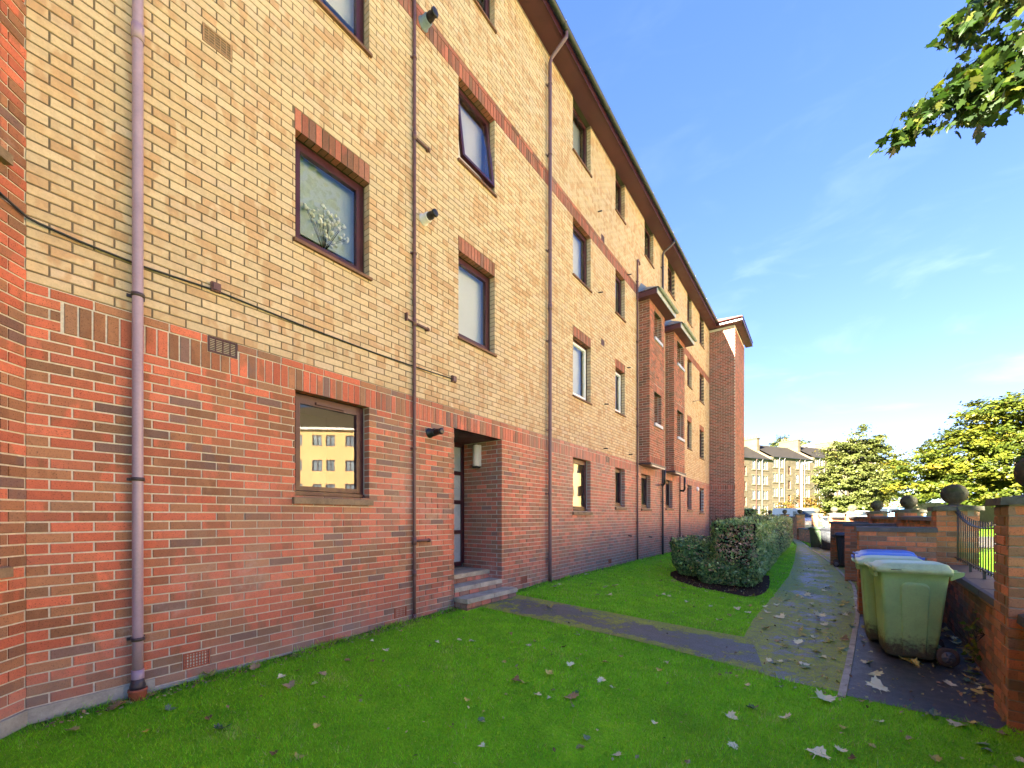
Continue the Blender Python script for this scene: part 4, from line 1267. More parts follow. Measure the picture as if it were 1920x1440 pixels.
# ------------------------------------------------------------------ wheelie bins
def bin_mat(name, c, dirt):
    t = NT(name)
    tcn = t.new('ShaderNodeTexCoord'); q = t.new('ShaderNodeSeparateXYZ'); t.l.new(tcn.outputs['Object'], q.inputs[0])
    n = t.noise(5, 5, .65); n2 = t.noise(24, 5, .7); n3 = t.noise(90, 3, .7)
    cc = t.ramp(n, [(.3, tuple(v * .86 for v in c)), (.7, tuple(v * 1.1 for v in c))])
    low = t.math('ADD', q.outputs[2], t.math('MULTIPLY', t.math('SUBTRACT', n2, .5), .38))
    mud = t.math('MULTIPLY', t.mr(low, .30, .10), dirt)
    cc = t.mix(t.math('MULTIPLY', mud, .93), cc, t.ramp(n3, [(.3, (.026, .018, .012)), (.7, (.085, .06, .04))]))
    film = t.math('MULTIPLY', t.mr(n3, .45, .7), .22)
    cc = t.mix(film, cc, (.19, .16, .11))
    r = t.math('ADD', t.mr(n, .3, .7, .33, .46), t.math('MULTIPLY', mud, .4))
    t.bump(n3, .12, .003)
    return t.fin(cc, r, .45)
BIN_G = bin_mat('bin_green', (.30, .50, .18), 1.0)
BIN_B = bin_mat('bin_blue', (.03, .11, .48), .6)
BIN_K = bin_mat('bin_charcoal', (.018, .022, .032), .4)
LID_G = plain('bin_lid_green', (.40, .54, .28), .42, .25, 8, .5, 0, .15, 60)
LID_B = plain('bin_lid_blue', (.07, .20, .62), .4, .3, 8, .5, 0, .15, 60)
BIN_D = bin_mat('bin_dark_green', (.045, .085, .045), .5)
RUBBER = plain('tyre_rubber', (.085, .066, .056), .85, .35, 20, .2)
HUB = plain('grey_hub', (.14, .14, .15), .5, .2, 10, .4)

def rrect(x0, x1, y0, y1, r, z, n=4):
    out = []
    for cx, cy, a0 in ((x1 - r, y1 - r, 0), (x0 + r, y1 - r, 90), (x0 + r, y0 + r, 180), (x1 - r, y0 + r, 270)):
        for k in range(n + 1):
            a = R(a0 + 90 * k / n); out.append((cx + r * math.cos(a), cy + r * math.sin(a), z))
    return out
def loft(mb, loops, mat=0, cap0=True, cap1=True, smooth=True):
    n = len(loops[0]); vs = [p for l in loops for p in l]; fs = []
    for i in range(len(loops) - 1):
        for k in range(n): fs.append((i * n + k, i * n + (k + 1) % n, (i + 1) * n + (k + 1) % n, (i + 1) * n + k))
    mb.add(vs, fs, mat, smooth=smooth)
    b = len(mb.v) - len(vs)
    if cap0: mb.f.append(tuple(b + k for k in range(n - 1, -1, -1))); mb.m.append(mat); mb.sm.append(False)
    if cap1: mb.f.append(tuple(b + (len(loops) - 1) * n + k for k in range(n))); mb.m.append(mat); mb.sm.append(False)

def make_bin(body_m, lid_m, label, cat='wheelie bin', group='wheelie bins in the bin bays'):
    """front towards -x, wheels and handle towards +x"""
    root = empty('wheelie_bin', (0, 0, 0), 0, label, cat, group)
    b = MB()
    L = lambda z, x0, x1, hy, r=.04: rrect(x0, x1, -hy, hy, r, z)
    loft(b, [L(.035, -.225, .20, .222, .05), L(.06, -.238, .215, .232, .05), L(.30, -.255, .250, .243), L(.62, -.275, .285, .256), L(.86, -.290, .312, .265), L(.925, -.297, .320, .270),
             L(.935, -.318, .340, .288, .045), L(.965, -.322, .344, .290, .045), L(.968, -.300, .325, .272, .04)])
    # wheel arch step at the foot of the back
    b.box((.10, -.20, .05), (.285, .20, .17))
    body = b.build('body', body_m, root)
    # raised arched panel on both long sides, with a grooved rim
    for s in (-1, 1):
        def on(x, z, d):
            hy = np.interp(z, [.06, .30, .62, .86, .925], [.232, .243, .256, .265, .270]); return (x, s * (hy + d), z)
        cx = .02
        def outline(w0, w1, zt, zb, r):
            pts = [(cx - w0, zb)]
            for k in range(7):
                a = R(180 - 90 * k / 6); pts.append((cx - w1 + r + r * math.cos(a), zt - r + r * math.sin(a)))
            for k in range(7):
                a = R(90 - 90 * k / 6); pts.append((cx + w1 - r + r * math.cos(a), zt - r + r * math.sin(a)))
            pts.append((cx + w0, zb)); return pts
        o1, o2, o3 = outline(.105, .132, .845, .075, .07), outline(.098, .124, .836, .075, .064), outline(.090, .115, .826, .075, .058)
        p = MB(); n = len(o1)
        vs = [on(x, z, .0005) for x, z in o1] + [on(x, z, .017) for x, z in o2] + [on(x, z, .018) for x, z in o3] + [on(cx, z, .024) for x, z in o3]
        fs = []
        for ring in range(2):
            for k in range(n - 1):
                fs.append((ring * n + k, ring * n + k + 1, (ring + 1) * n + k + 1, (ring + 1) * n + k))
        for k in range(n - 1): fs.append((2 * n + k, 2 * n + k + 1, 3 * n + k + 1, 3 * n + k))
        if s > 0: fs = [tuple(reversed(f)) for f in fs]
        p.add(vs, fs, 0, smooth=True); p.build('side_panel', body_m, body)
    # rim flange fin under the lid, front comb
    q = MB(); q.box((-.345, -.20, .885), (-.31, .20, .93)); q.build('front_comb', body_m, body)
    # lid: stepped shell rising to the middle, overhanging front with grips
    l = MB()
    def lidring(z, dx, dy, lift=0):
        pts = rrect(-.355 + dx, .352 - dx * .3, -.300 + dy, .300 - dy, .05, z); return pts
    def shape(pts, amp):
        return [(x, y, z + amp * max(0, 1 - ((x + .0) / .34) ** 2) * .6 + .012 * (1 if x > -.1 else 0)) for x, y, z in pts]
    rings = [lidring(.945, .012, .008), lidring(.942, 0, 0), lidring(.985, 0, .002), lidring(1.000, .012, .014)]
    rings += [shape(lidring(1.004, .055, .045), .010), shape(lidring(1.022, .075, .060), .024), shape(lidring(1.030, .15, .12), .036)]
    loft(l, rings, 0, False, True)
    lid = l.build('lid', lid_m, root)
    for s in (-1, 1):
        gq = MB(); gq.tube([(-.215, s * .299, .976), (-.20, s * .304, .984), (-.11, s * .304, .984), (-.095, s * .299, .976), (-.11, s * .304, .968), (-.20, s * .304, .968), (-.215, s * .299, .976)], .005, 6); gq.build('grip', lid_m, lid)
        gq = MB(); gq.box((-.205, s * .293, .970), (-.105, s * .3035, .982)); gq.build('grip_recess', BLACKP, lid)
    gq = MB(); gq.tube([(-.37, -.17, .985), (-.388, -.15, .99), (-.388, .15, .99), (-.37, .17, .985)], .012, 8); gq.build('grip', lid_m, lid)
    # handle bar with hinge blocks
    h = MB(); h.tube([(.43, -.235, .955), (.43, .235, .955)], .016, 10)
    for y in (-.235, 0, .235):
        h.hexa([(.33, y - .022, .885), (.43, y - .022, .935), (.43, y + .022, .935), (.33, y + .022, .885), (.33, y - .022, .975), (.445, y - .022, .975), (.445, y + .022, .975), (.33, y + .022, .975)])
    h.build('handle', body_m, root)
    for s in (-1, 1):
        w = MB(); w.lathe([(.06, -.030), (.088, -.028), (.100, -.020), (.100, .020), (.088, .028), (.06, .030)], 24, 0, (.300, s * .262, .102), 'Y'); wo = w.build('wheel', RUBBER, root)
        w = MB(); w.lathe([(.062, -.031 if s < 0 else .020), (.060, -.020 if s < 0 else .031)], 18, 0, (.300, s * .262, .102), 'Y')
        w.lathe([(.018, -.040 if s < 0 else .028), (.018, -.028 if s < 0 else .040)], 12, 0, (.300, s * .262, .102), 'Y')
        w.build('hub', HUB, wo)
        for k in range(6):
            a = math.pi * k / 3; w = MB(); c0 = Vector((.300, s * .292, .102)); u = Vector((math.cos(a), 0, math.sin(a)))
            w.tube([c0 + u * .015, c0 + u * .06], .006, 6); w.build('spoke', HUB, wo)
    root.scale = (.88, .95, 1.0)
    a = MB(); a.tube([(.300, -.25, .102), (.300, .25, .102)], .012, 8); a.build('axle', HUB, root)
    return root
gb = make_bin(BIN_G, LID_G, 'muddy olive green wheelie bin, nearest to the camera in the bin bay')
def recolour(o, mm):
    for c in o.children:
        if c.type == 'MESH' and c.data.materials and c.data.materials[0].name in mm:
            c.data = c.data.copy(); c.data.materials[0] = mm[c.data.materials[0].name]
        recolour(c, mm)
def put_bin(x, y, rz, label, mm=None, src=gb):
    o = copy_tree(src); o.location = (x, y, g(x, y) + .012); o.rotation_euler = (0, 0, rz); o['label'] = label
    if mm: recolour(o, mm)
    return o
blue = {'bin_green': BIN_B, 'bin_lid_green': LID_B}; kblk = {'bin_green': BIN_K, 'bin_lid_green': BIN_K}; dgr = {'bin_green': BIN_D, 'bin_lid_green': BIN_D}
gb.location = (5.165, 6.33, g(5.165, 6.33) + .012); gb.rotation_euler = (0, 0, R(3))
put_bin(5.07, 6.96, R(-1), 'second olive green wheelie bin, between the nearest green one and the blue ones')
put_bin(5.10, 7.60, R(-3), 'blue wheelie bin directly behind the two green bins', blue)
put_bin(5.16, 8.22, R(3), 'blue wheelie bin against the nearest divider wall', blue)
put_bin(5.10, 16.35, R(180), 'charcoal wheelie bin half hidden between the middle and farthest divider walls', kblk)
put_bin(4.80, 23.75, R(-20), 'charcoal wheelie bin on the far path edge beside the dark green one', kblk)
put_bin(4.36, 25.2, R(-15), 'dark green wheelie bin on the far path edge next to the charcoal one', dgr)
put_bin(3.28, 34.0, R(190), 'small far blue wheelie bin at the bend of the path, by the low wall', blue)

# ------------------------------------------------------------------ soil bed, hedges
def leafset(pos, nrm, size, aspect, spread, tint_fn, droop=0.0):
    """many small folded leaves: returns V, F, tint"""
    n = len(pos)
    d = nrm + rng.normal(0, spread, (n, 3)); d /= np.linalg.norm(d, axis=1)[:, None] + 1e-9
    r = rng.normal(0, 1, (n, 3)); u = np.cross(d, r); u /= np.linalg.norm(u, axis=1)[:, None] + 1e-9
    w = np.cross(d, u)
    s = size * rng.uniform(.65, 1.35, n)[:, None]
    a = pos - u * s * .5; b = pos + u * s * .5
    c = pos + w * s * aspect * .5 + d * s * .10; e = pos - w * s * aspect * .5 + d * s * .10
    V = np.stack([a, e, b, c], 1).reshape(-1, 3)
    F = np.arange(n * 4).reshape(n, 4)
    T = np.repeat(tint_fn(n, pos), 4, 0)
    return V, F, T
bed = []
for i in range(40):
    a = 2 * math.pi * i / 40; bed.append((2.55 + 1.02 * math.cos(a), 10.15 + 1.12 * math.sin(a) - .22 * math.cos(a)))
SOIL = plain('bare_soil', (.050, .030, .018), .95, .5, 9, .1, 0, .9, 40)
bl = [(2.5, 9.3 + .0)]; n = 30; L_, R_ = [], []
for i in range(n + 1):
    y = 8.86 + 3.5 * i / n
    xl = np.interp(y, [8.86, 9.1, 9.5, 10.1, 10.7, 11.4, 12.4], [3.25, 2.35, 1.90, 1.58, 1.42, 1.45, 1.9])
    xr = np.interp(y, [8.86, 9.1, 9.5, 10.3, 11.2, 12.4], [3.30, 3.44, 3.52, 3.54, 3.49, 3.38]); L_.append((xl, y)); R_.append((xr, y))
strip_mesh('soil_bed', L_, R_, 8, SOIL, .012)

def shell_points(n, x0, x1, y0, y1, z0, z1, rag, skew=0.0):
    """points near the surface of a clipped block"""
    fx, fy, fz = (y1 - y0) * (z1 - z0), (x1 - x0) * (z1 - z0), (x1 - x0) * (y1 - y0)
    ar = np.array([fx, fx, fy, fy * .4, fz]); ar /= ar.sum(); f = rng.choice(5, n, p=ar)
    p = rng.random((n, 3)); P = np.stack([x0 + p[:, 0] * (x1 - x0), y0 + p[:, 1] * (y1 - y0), z0 + p[:, 2] * (z1 - z0)], 1)
    N = np.zeros((n, 3))
    for k, (ax, v, s) in enumerate(((0, x0, -1), (0, x1, 1), (1, y0, -1), (1, y1, 1), (2, z1, 1))):
        q = f == k; P[q, ax] = v; N[q, ax] = s
    bulge = np.sin(P[:, 0] * 4.1 + P[:, 1] * 2.3) * np.sin(P[:, 1] * 3.3 + 1.7) * np.cos(P[:, 2] * 5.1 + P[:, 0])
    P += N * (bulge[:, None] * rag * .8 + rng.normal(0, rag * .45, n)[:, None] - np.abs(rng.normal(0, rag * .9, n))[:, None] * .6)
    # rounded corners in plan and at the shoulders, a pulled-in foot
    cr = .42
    for (ax_, lo, hi) in ((0, x0, x1),):
        qx = np.clip(np.maximum(x0 + cr - P[:, 0], P[:, 0] - (x1 - cr)), 0, cr); qy = np.clip(y0 + cr - P[:, 1], 0, cr); qz = np.clip(P[:, 2] - (z1 - .22), 0, .22)
        d2 = np.sqrt(qx ** 2 + qy ** 2); k2 = np.where(d2 > cr, cr / np.maximum(d2, 1e-6), 1)
        sx_ = np.where(P[:, 0] < (x0 + x1) / 2, -1, 1)
        P[:, 0] += -sx_ * -qx * (k2 - 1) ; P[:, 1] += -qy * (k2 - 1)
        d3 = np.sqrt(np.maximum(qx, qy) ** 2 * .42 + qz ** 2); k3 = np.where(d3 > .22, .22 / np.maximum(d3, 1e-6), 1)
        P[:, 2] += qz * (k3 - 1)
    foot = np.clip((z0 + .28 - P[:, 2]) / .28, 0, 1); cx, cy = (x0 + x1) / 2, (y0 + y1) / 2
    P[:, 0] += (cx - P[:, 0]) * foot * .30; P[:, 1] += (y0 + .5 - P[:, 1]) * foot * .35 * (P[:, 1] < y0 + .5)
    return P, N, f
def hedge(name, label, cat, blocks, n, size, tint_fn, group=None):
    root = empty(name, (blocks[0][0], blocks[0][2], g(blocks[0][0], blocks[0][2])), 0, label, cat, group)
    ox, oy, oz = root.location
    Vs, Fs, Ts = [], [], []; b0 = 0
    core = MB()
    for (x0, x1, y0, y1, z0, z1, share) in blocks:
        P, N, f = shell_points(int(n * share), x0, x1, y0, y1, z0, z1, .055)
        V, F, T = leafset(P, N, size, .55, .75, lambda m, pos: tint_fn(m, pos, f, (x0, x1, y0, y1, z0, z1)))
        Vs.append(V); Fs.append(F + b0); Ts.append(T); b0 += len(V)
        e = .085
        core.hexa([(x0 + .2 - ox, y0 + .32 - oy, z0 - oz), (x1 - .2 - ox, y0 + .32 - oy, z0 - oz), (x1 - .2 - ox, y1 - e - oy, z0 - oz), (x0 + .2 - ox, y1 - e - oy, z0 - oz),
                   (x0 + e - ox, y0 + e - oy, z1 - e - oz), (x1 - e - ox, y0 + e - oy, z1 - e - oz), (x1 - e - ox, y1 - e - oy, z1 - e - oz), (x0 + e - ox, y1 - e - oy, z1 - e - oz)])
    core.build('stems', TWIG, root)
    V = np.concatenate(Vs) - np.array([ox, oy, oz]); F = np.concatenate(Fs); T = np.concatenate(Ts)
    o = link(bpy.data.objects.new('foliage', np_mesh('foliage', V, F, HEDGEL, T)), root); o['kind'] = 'stuff'
    # stray twigs and cut stems
    tw = MB()
    for (x0, x1, y0, y1, z0, z1, share) in blocks:
        for _ in range(int(420 * share)):
            x = random.uniform(x0, x1); z = random.uniform(z0 + .1, z1)
            if random.random() < .6: p = Vector((x, y0 + .10, z)); dr = Vector((random.uniform(-.5, .5), -1, random.uniform(.0, .9)))
            else: p = Vector((x, random.uniform(y0, min(y1, y0 + 3)), z1 - .08)); dr = Vector((random.uniform(-.4, .4), random.uniform(-.4, .4), 1))
            q = p + dr.normalized() * random.uniform(.10, .19)
            tw.tube([tuple(p - Vector((ox, oy, oz))), tuple(q - Vector((ox, oy, oz)))], [.004, .002], 4, caps=False)
    t_ = tw.build('twigs', TWIG, root, 'stuff')
    return root
def tint_tall(m, pos, f, B):
    x0, x1, y0, y1, z0, z1 = B
    t = np.zeros((m, 3)); base = np.clip(rng.normal(.42, .17, m), 0, .74)
    fr = (f == 2)
    h = np.clip((pos[:, 2] - z0) / (z1 - z0), 0, 1); ac = np.clip((pos[:, 0] - x0) / (x1 - x0), 0, 1)
    pb = np.clip(.06 + .62 * np.exp(-((h - .66) / .26) ** 2 - ((ac - .58) / .42) ** 2) + .20 * ac * h, 0, .78) * fr
    brown = rng.random(m) < pb
    base = np.where(brown, rng.uniform(.79, 1, m), base)
    base = np.where((f == 4) | (f == 1), np.clip(rng.normal(.63, .12, m), 0, .77), base)
    t[:, 0] = base; t[:, 1] = rng.random(m); return t
def tint_low(m, pos, f, B):
    t = np.zeros((m, 3)); t[:, 0] = np.clip(rng.normal(.36, .18, m), 0, .74); t[:, 0] = np.where(f == 4, t[:, 0] + .12, t[:, 0])
    t[:, 0] = np.where(rng.random(m) < .05, .9, t[:, 0]); t[:, 1] = rng.random(m); return t
hedge('clipped_hedge', 'tall clipped hedge with brown cut front beside the path', 'hedge', [(2.50, 3.44, 9.62, 13.5, -.05, 1.33, .72), (2.45, 3.40, 13.5, 24.5, -.05, 1.40, .28)], 30000, .062, tint_tall)
hedge('low_shrub', 'low dark green glossy shrub joined to the left side of the tall hedge', 'shrub', [(1.52, 2.62, 10.1, 11.5, .03, .86, .62), (2.15, 3.20, 9.52, 10.3, -.03, .46, .34)], 19000, .070, tint_low)
hedge('far_hedge', 'dark rounded hedge far away behind the end tower', 'hedge', [(-2.5, .55, 36.2, 38.2, -.05, 1.98, 1.0)], 5000, .12, tint_low)

# ------------------------------------------------------------------ road and car park beyond the garden wall; added bounce paving out of view
strip_mesh('road', [(8.5, 30), (5.6, 37), (1.5, 46), (-12, 62)], [(60, 30), (60, 40), (60, 52), (30, 69.5)], 12, ROADM, .03)
BOUNCE = plain('bounce_concrete', (.42, .38, .33), .9, .15, .6, .2, 0, .3, 30)
strip_mesh('bounce_paving', [(13.5, -70 + 7 * i) for i in range(15)], [(62, -70 + 7 * i) for i in range(15)], 12, BOUNCE, .03)  # unseen light paving, added to bounce neutral sun onto the facade
STONEM = plain('pale_retaining_stone', (.20, .165, .11), .9, .3, 1.2, .15, 0, .4, 12)
w = empty('retaining_wall', (4.0, 74.2, 0), 0, 'low pale stone retaining wall under the trees across the road', 'wall')
rw0, rw1 = Vector((3.0, 74.6, 0)), Vector((20.0, 66.8, 0)); u = (rw1 - rw0).normalized(); n_ = Vector((u.y, -u.x, 0))
for i in range(12):
    a = rw0 + u * (1.55 * i + .01) - w.location; b_ = rw0 + u * (1.55 * (i + 1) - .01) - w.location; h = 2.15 + .07 * i * (1 - i / 16)
    m = MB(); m.hexa([tuple(a), tuple(b_), tuple(b_ + n_ * .4), tuple(a + n_ * .4)] + [tuple(p + Vector((0, 0, h + 1.0 * .4))) for p in (a, b_, b_ + n_ * .4, a + n_ * .4)]); m.build('stone_panel', STONEM, w)
    c = MB(); c.hexa([tuple(p + Vector((0, 0, h + .401))) for p in (a - n_ * .05, b_ - n_ * .05, b_ + n_ * .46, a + n_ * .46)] + [tuple(p + Vector((0, 0, h + .56))) for p in (a - n_ * .05, b_ - n_ * .05, b_ + n_ * .46, a + n_ * .46)]); c.build('coping_stone', COPE if False else STONEM, w)

# ------------------------------------------------------------------ sandstone tenement
def sand_mat():
    t = NT('old_sandstone')
    b = t.new('ShaderNodeTexBrick'); q = t.xyz()
    cbn = t.new('ShaderNodeCombineXYZ'); t.l.new(t.math('ADD', t.math('MULTIPLY', q[0], .49), t.math('MULTIPLY', q[1], .872)), cbn.inputs[0]); t.l.new(q[2], cbn.inputs[1])
    t.l.new(cbn.outputs[0], b.inputs['Vector'])
    b.inputs['Color1'].default_value = (.105, .084, .056, 1); b.inputs['Color2'].default_value = (.070, .057, .040, 1); b.inputs['Mortar'].default_value = (.10, .08, .055, 1)
    b.inputs['Scale'].default_value = 1; b.inputs['Brick Width'].default_value = .75; b.inputs['Row Height'].default_value = .32; b.inputs['Mortar Size'].default_value = .012
    n = t.noise(.35, 5, .7); n2 = t.noise(2.5, 4, .7)
    c = t.mix(t.mr(n, .4, .75, 0, .55), b.outputs['Color'], (.060, .048, .034))
    c = t.mix(t.mr(n2, .45, .7, 0, .4), c, (.135, .105, .066))
    t.bump(n2, .4, .05)
    return t.fin(c, .95, .1)
SAND = sand_mat()
SANDL = plain('dressed_sandstone', (.125, .098, .064), .9, .25, 2, .15)
SASHW = plain('painted_sash', (.22, .22, .23), .5, .08, 1, .3)
PIPEW = plain('pale_downpipe', (.20, .19, .19), .5, .1, 3, .3)
PANEW = plain('pale_window_pane', (.16, .18, .21), .12, .3, .35, .8)
tdir = Vector((.4898, .8718, 0)); tn = Vector((.8718, -.4898, 0))
TA = Vector((-9.48, 96.4, 0)); trz = math.atan2(tdir.y, tdir.x)
ten = empty('tenement', tuple(TA), trz, 'long four storey old sandstone tenement with slate roofs and pale downpipes', 'building')
# local axes: x along the front, -y out of the front
SEC = [(-17.5, -2.8, 13.3), (-2.8, 11.9, 13.74), (11.9, 26.6, 14.45), (26.6, 41.3, 15.2), (41.3, 56.0, 15.9)]
def twin_mesh(w, h, lights):
    m = MB(); d = .22; t = .10
    m.quad((-w / 2, d, 0), (w / 2, d, 0), (w / 2, d, h), (-w / 2, d, h), 0)
    for x0, x1 in ((-w / 2, -w / 2 + t), (w / 2 - t, w / 2)): m.box((x0, .02, 0), (x1, d - .005, h), 1)
    m.box((-w / 2 + t, .03, h - t), (w / 2 - t, d - .005, h), 1); m.box((-w / 2 + t, .03, 0), (w / 2 - t, d - .005, t * .8), 1)
    m.box((-w / 2 + t, .05, h * .5 - .03), (w / 2 - t, d - .006, h * .5 + .03), 1)
    for i in range(1, lights): m.box((-w / 2 + w * i / lights - .10, -.02, 0), (-w / 2 + w * i / lights + .10, d - .004, h), 2)
    return m
def sur_mesh(w, h):
    m = MB(); m.box((-w / 2 - .18, -.10, -.22), (w / 2 + .18, .05, -.02)); m.box((-w / 2 - .16, -.04, h + .02), (w / 2 + .16, .04, h + .30)); return m
_tw = {}
def twin(x, z, w, h, lights):
    k = (w, h, lights)
    if k not in _tw: _tw[k] = (twin_mesh(w, h, lights).mesh('window', [PANEW, SASHW, SANDL]), sur_mesh(w, h).mesh('sill', SANDL))
    o = link(bpy.data.objects.new('window', _tw[k][0]), ten); o.location = (x, 0, z)
    q = link(bpy.data.objects.new('sill', _tw[k][1]), o)
def dark_twin(x, z, w, h):
    m = MB(); m.quad((x - w / 2, .24, z), (x + w / 2, .24, z), (x + w / 2, .24, z + h), (x - w / 2, .24, z + h), 0); m.box((x - .04, .12, z), (x + .04, .22, z + h), 1); m.box((x - w / 2, .12, z + h * .5 - .04), (x + w / 2, .221, z + h * .5 + .04), 1)
    o = m.build('stair_window', [DARK, BROWNF], ten)
    q = MB(); q.box((x - w / 2 - .15, -.08, z - .2), (x + w / 2 + .15, .05, z)); q.build('sill', SANDL, o)
for si, (s0, s1, ez) in enumerate(SEC):
    fl = [ez - .45 - 3.2 * k for k in range(4)]
    wins = []
    for z1 in fl:
        for xx, w, l in ((1.3, 1.5, 2), (3.5, .85, 1), (8.9, .85, 1), (10.5, .85, 1), (12.7, 1.55, 2)): wins.append((s0 + xx, w, z1 - 1.85, z1, l))
    stairs = [(s0 + 6.2, .95, z1 - 3.3, z1 - 1.4) for z1 in fl[:3]]
    hs = [(x - w / 2, x + w / 2, a, b) for x, w, a, b, l in wins] + [(x - w / 2, x + w / 2, a, b) for x, w, a, b in stairs]
    m = MB(); fn = lambda a, d, z: (a, -d, z)
    backing(m, fn, s0, s1, -1, ez, hs, 0, 0)
    for h in hs: jambs(m, fn, h, 1, 0, -.25, 0, 1)
    m.quad((s0, 0, -1), (s0, 11, -1), (s0, 11, ez), (s0, 0, ez), 0); m.quad((s1, 11, -1), (s1, 0, -1), (s1, 0, ez), (s1, 11, ez), 0)
    m.build('wall', [SAND, SANDL], ten)
    for x, w, a, b, l in wins: twin(x, a, w, 1.85, l)
    for x, w, a, b in stairs: dark_twin(x, a, w, b - a)
    m = MB(); rh = 3.6
    m.quad((s0 + .25, -.25, ez - .05), (s1 - .25, -.25, ez - .05), (s1 - .25, 5.5, ez + rh), (s0 + .25, 5.5, ez + rh)); m.quad((s0 + .25, 5.5, ez + rh), (s1 - .25, 5.5, ez + rh), (s1 - .25, 11.2, ez), (s0 + .25, 11.2, ez))
    rf = m.build('roof', SLATE, ten)
    g_ = MB(); g_.box((s0 + .2, -.33, ez - .12), (s1 - .2, -.22, ez)); g_.build('gutter', BLACKP, rf)
    # skew gable and stack at the right hand party wall
    m = MB()
    for q0, q1 in ((s1 - .28, s1 + .28),):
        m.hexa([(q0, -.15, ez - .2), (q1, -.15, ez - .2), (q1, 5.5, ez + rh - .1), (q0, 5.5, ez + rh - .1), (q0, -.15, ez + .32), (q1, -.15, ez + .32), (q1, 5.5, ez + rh + .35), (q0, 5.5, ez + rh + .35)])
    m.build('skew', SANDL, rf)
    m = MB(); m.box((s1 - .45, 3.0, ez + 1.2), (s1 + .45, 7.6, ez + rh + 1.5)); m.box((s1 - .55, 2.9, ez + rh + 1.5), (s1 + .55, 7.7, ez + rh + 1.75)); ch = m.build('chimney', SAND, rf)
    for j in range(6):
        m = MB(); m.lathe([(.15, 0), (.13, .25), (.17, .30), (.15, .62), (.18, .66)], 8, 0, (s1, 3.5 + .72 * j, ez + rh + 1.75)); m.build('chimney_pot', [TERRA, SANDL][j % 2], ch) if True else None
    # downpipes
    for xx, mt in ((2.5, PIPE if si < 2 else PIPEW), (4.3, PIPEB if si < 2 else PIPEW), (9.65, PIPEB), (11.5, PIPEW)):
        m = MB(); x = s0 + xx
        m.tube([(x, -.09, -.5), (x, -.09, ez - .5), (x, -.26, ez - .15)], .062, 6); m.build('downpipe', mt, ten)

# pale modern block far behind
blk = empty('far_block', (6.2, 163.6, 0), R(29), 'pale flat topped modern block far behind the tenement roof', 'building')
PALEB = plain('pale_render', (.24, .23, .22), .9, .08, 1, .1)
m = MB(); m.box((-4.3, -5, 0), (4.8, 5, 23.6)); m.build('wall', PALEB, blk)
m = MB(); m.box((-4.6, -5.3, 23.61), (5.1, 5.3, 24.3)); m.build('roof', OFFW, blk)
for z in (9.5, 12.4, 15.3, 18.2, 21.1):
    for x in (-2.8, .2, 3.2):
        q = MB(); q.box((x - .7, -5.06, z), (x + .7, -5.001, z + 1.3)); q.build('window', PANEW, blk)

# yellow flats opposite, sunlit: they stand outside the frame and show in the ground floor window
OPP = empty('opposite_flats', (41.0, 24.6, 0), math.atan2(.66, -.75) + math.pi, 'sunlit yellow flats mirrored in the ground floor window', 'building')
YR = plain('opposite_yellow_wall', (.60, .39, .18), .9, .12, .8, .15)
TILEO = plain('brown_concrete_tile', (.062, .042, .026), .85, .3, 1.2, .15, 0, .5, 7)
hs = []; ocols = [-30 + 3.6 * i for i in range(17)]
for i, x in enumerate(ocols):
    for q in (-.72, .72):
        for z in (1.0, 3.75, 6.5, 9.25): hs.append((x + q - .5, x + q + .5, z, z + 1.25))
m = MB(); fo = lambda a, d, z: (a, -d, z)
# camera-facing front lies on local -y
backing(m, fo, -32, 31, -1, 11.3, hs, 0, 0); 
for h in hs: jambs(m, fo, h, 0, 0, -.15, 0, 0)
m.quad((-32, 0, -1), (-32, 10, -1), (-32, 10, 11.3), (-32, 0, 11.3)); m.quad((31, 10, -1), (31, 0, -1), (31, 0, 11.3), (31, 10, 11.3)); m.quad((31, 10, -1), (-32, 10, -1), (-32, 10, 11.3), (31, 10, 11.3))
m.build('wall', YR, OPP)
m = MB(); m.quad((-32.3, -.4, 11.35), (31.3, -.4, 11.35), (31.3, 5, 14.9), (-32.3, 5, 14.9)); m.quad((-32.3, 5, 14.9), (31.3, 5, 14.9), (31.3, 10.4, 11.35), (-32.3, 10.4, 11.35)); m.build('roof', TILEO, OPP)
m = MB(); m.box((-32.3, -.42, 11.1), (31.3, -.02, 11.34)); m.build('fascia', OFFW, OPP)
wm = MB(); wm.quad((-.5, .14, 0), (.5, .14, 0), (.5, .14, 1.25), (-.5, .14, 1.25), 0)
for a, b in (((-.5, .05, 0), (-.42, .139, 1.25)), ((.42, .05, 0), (.5, .139, 1.25)), ((-.42, .05, 0), (.42, .138, .08)), ((-.42, .05, 1.17), (.42, .138, 1.25)), ((-.03, .06, .08), (.03, .137, 1.17))): wm.box(a, b, 1)
owm = wm.mesh('window', [PANEW, MAROON])
for h in hs:
    if abs((h[0] + h[1]) / 2) < 14: q = link(bpy.data.objects.new('window', owm), OPP); q.location = ((h[0] + h[1]) / 2, 0, h[2])
for x in (-12.2, -5.0, 2.2, 9.4):
    m = MB(); m.tube([(x, -.08, 0), (x, -.08, 11.1)], .06, 6); m.build('downpipe', PIPED, OPP)

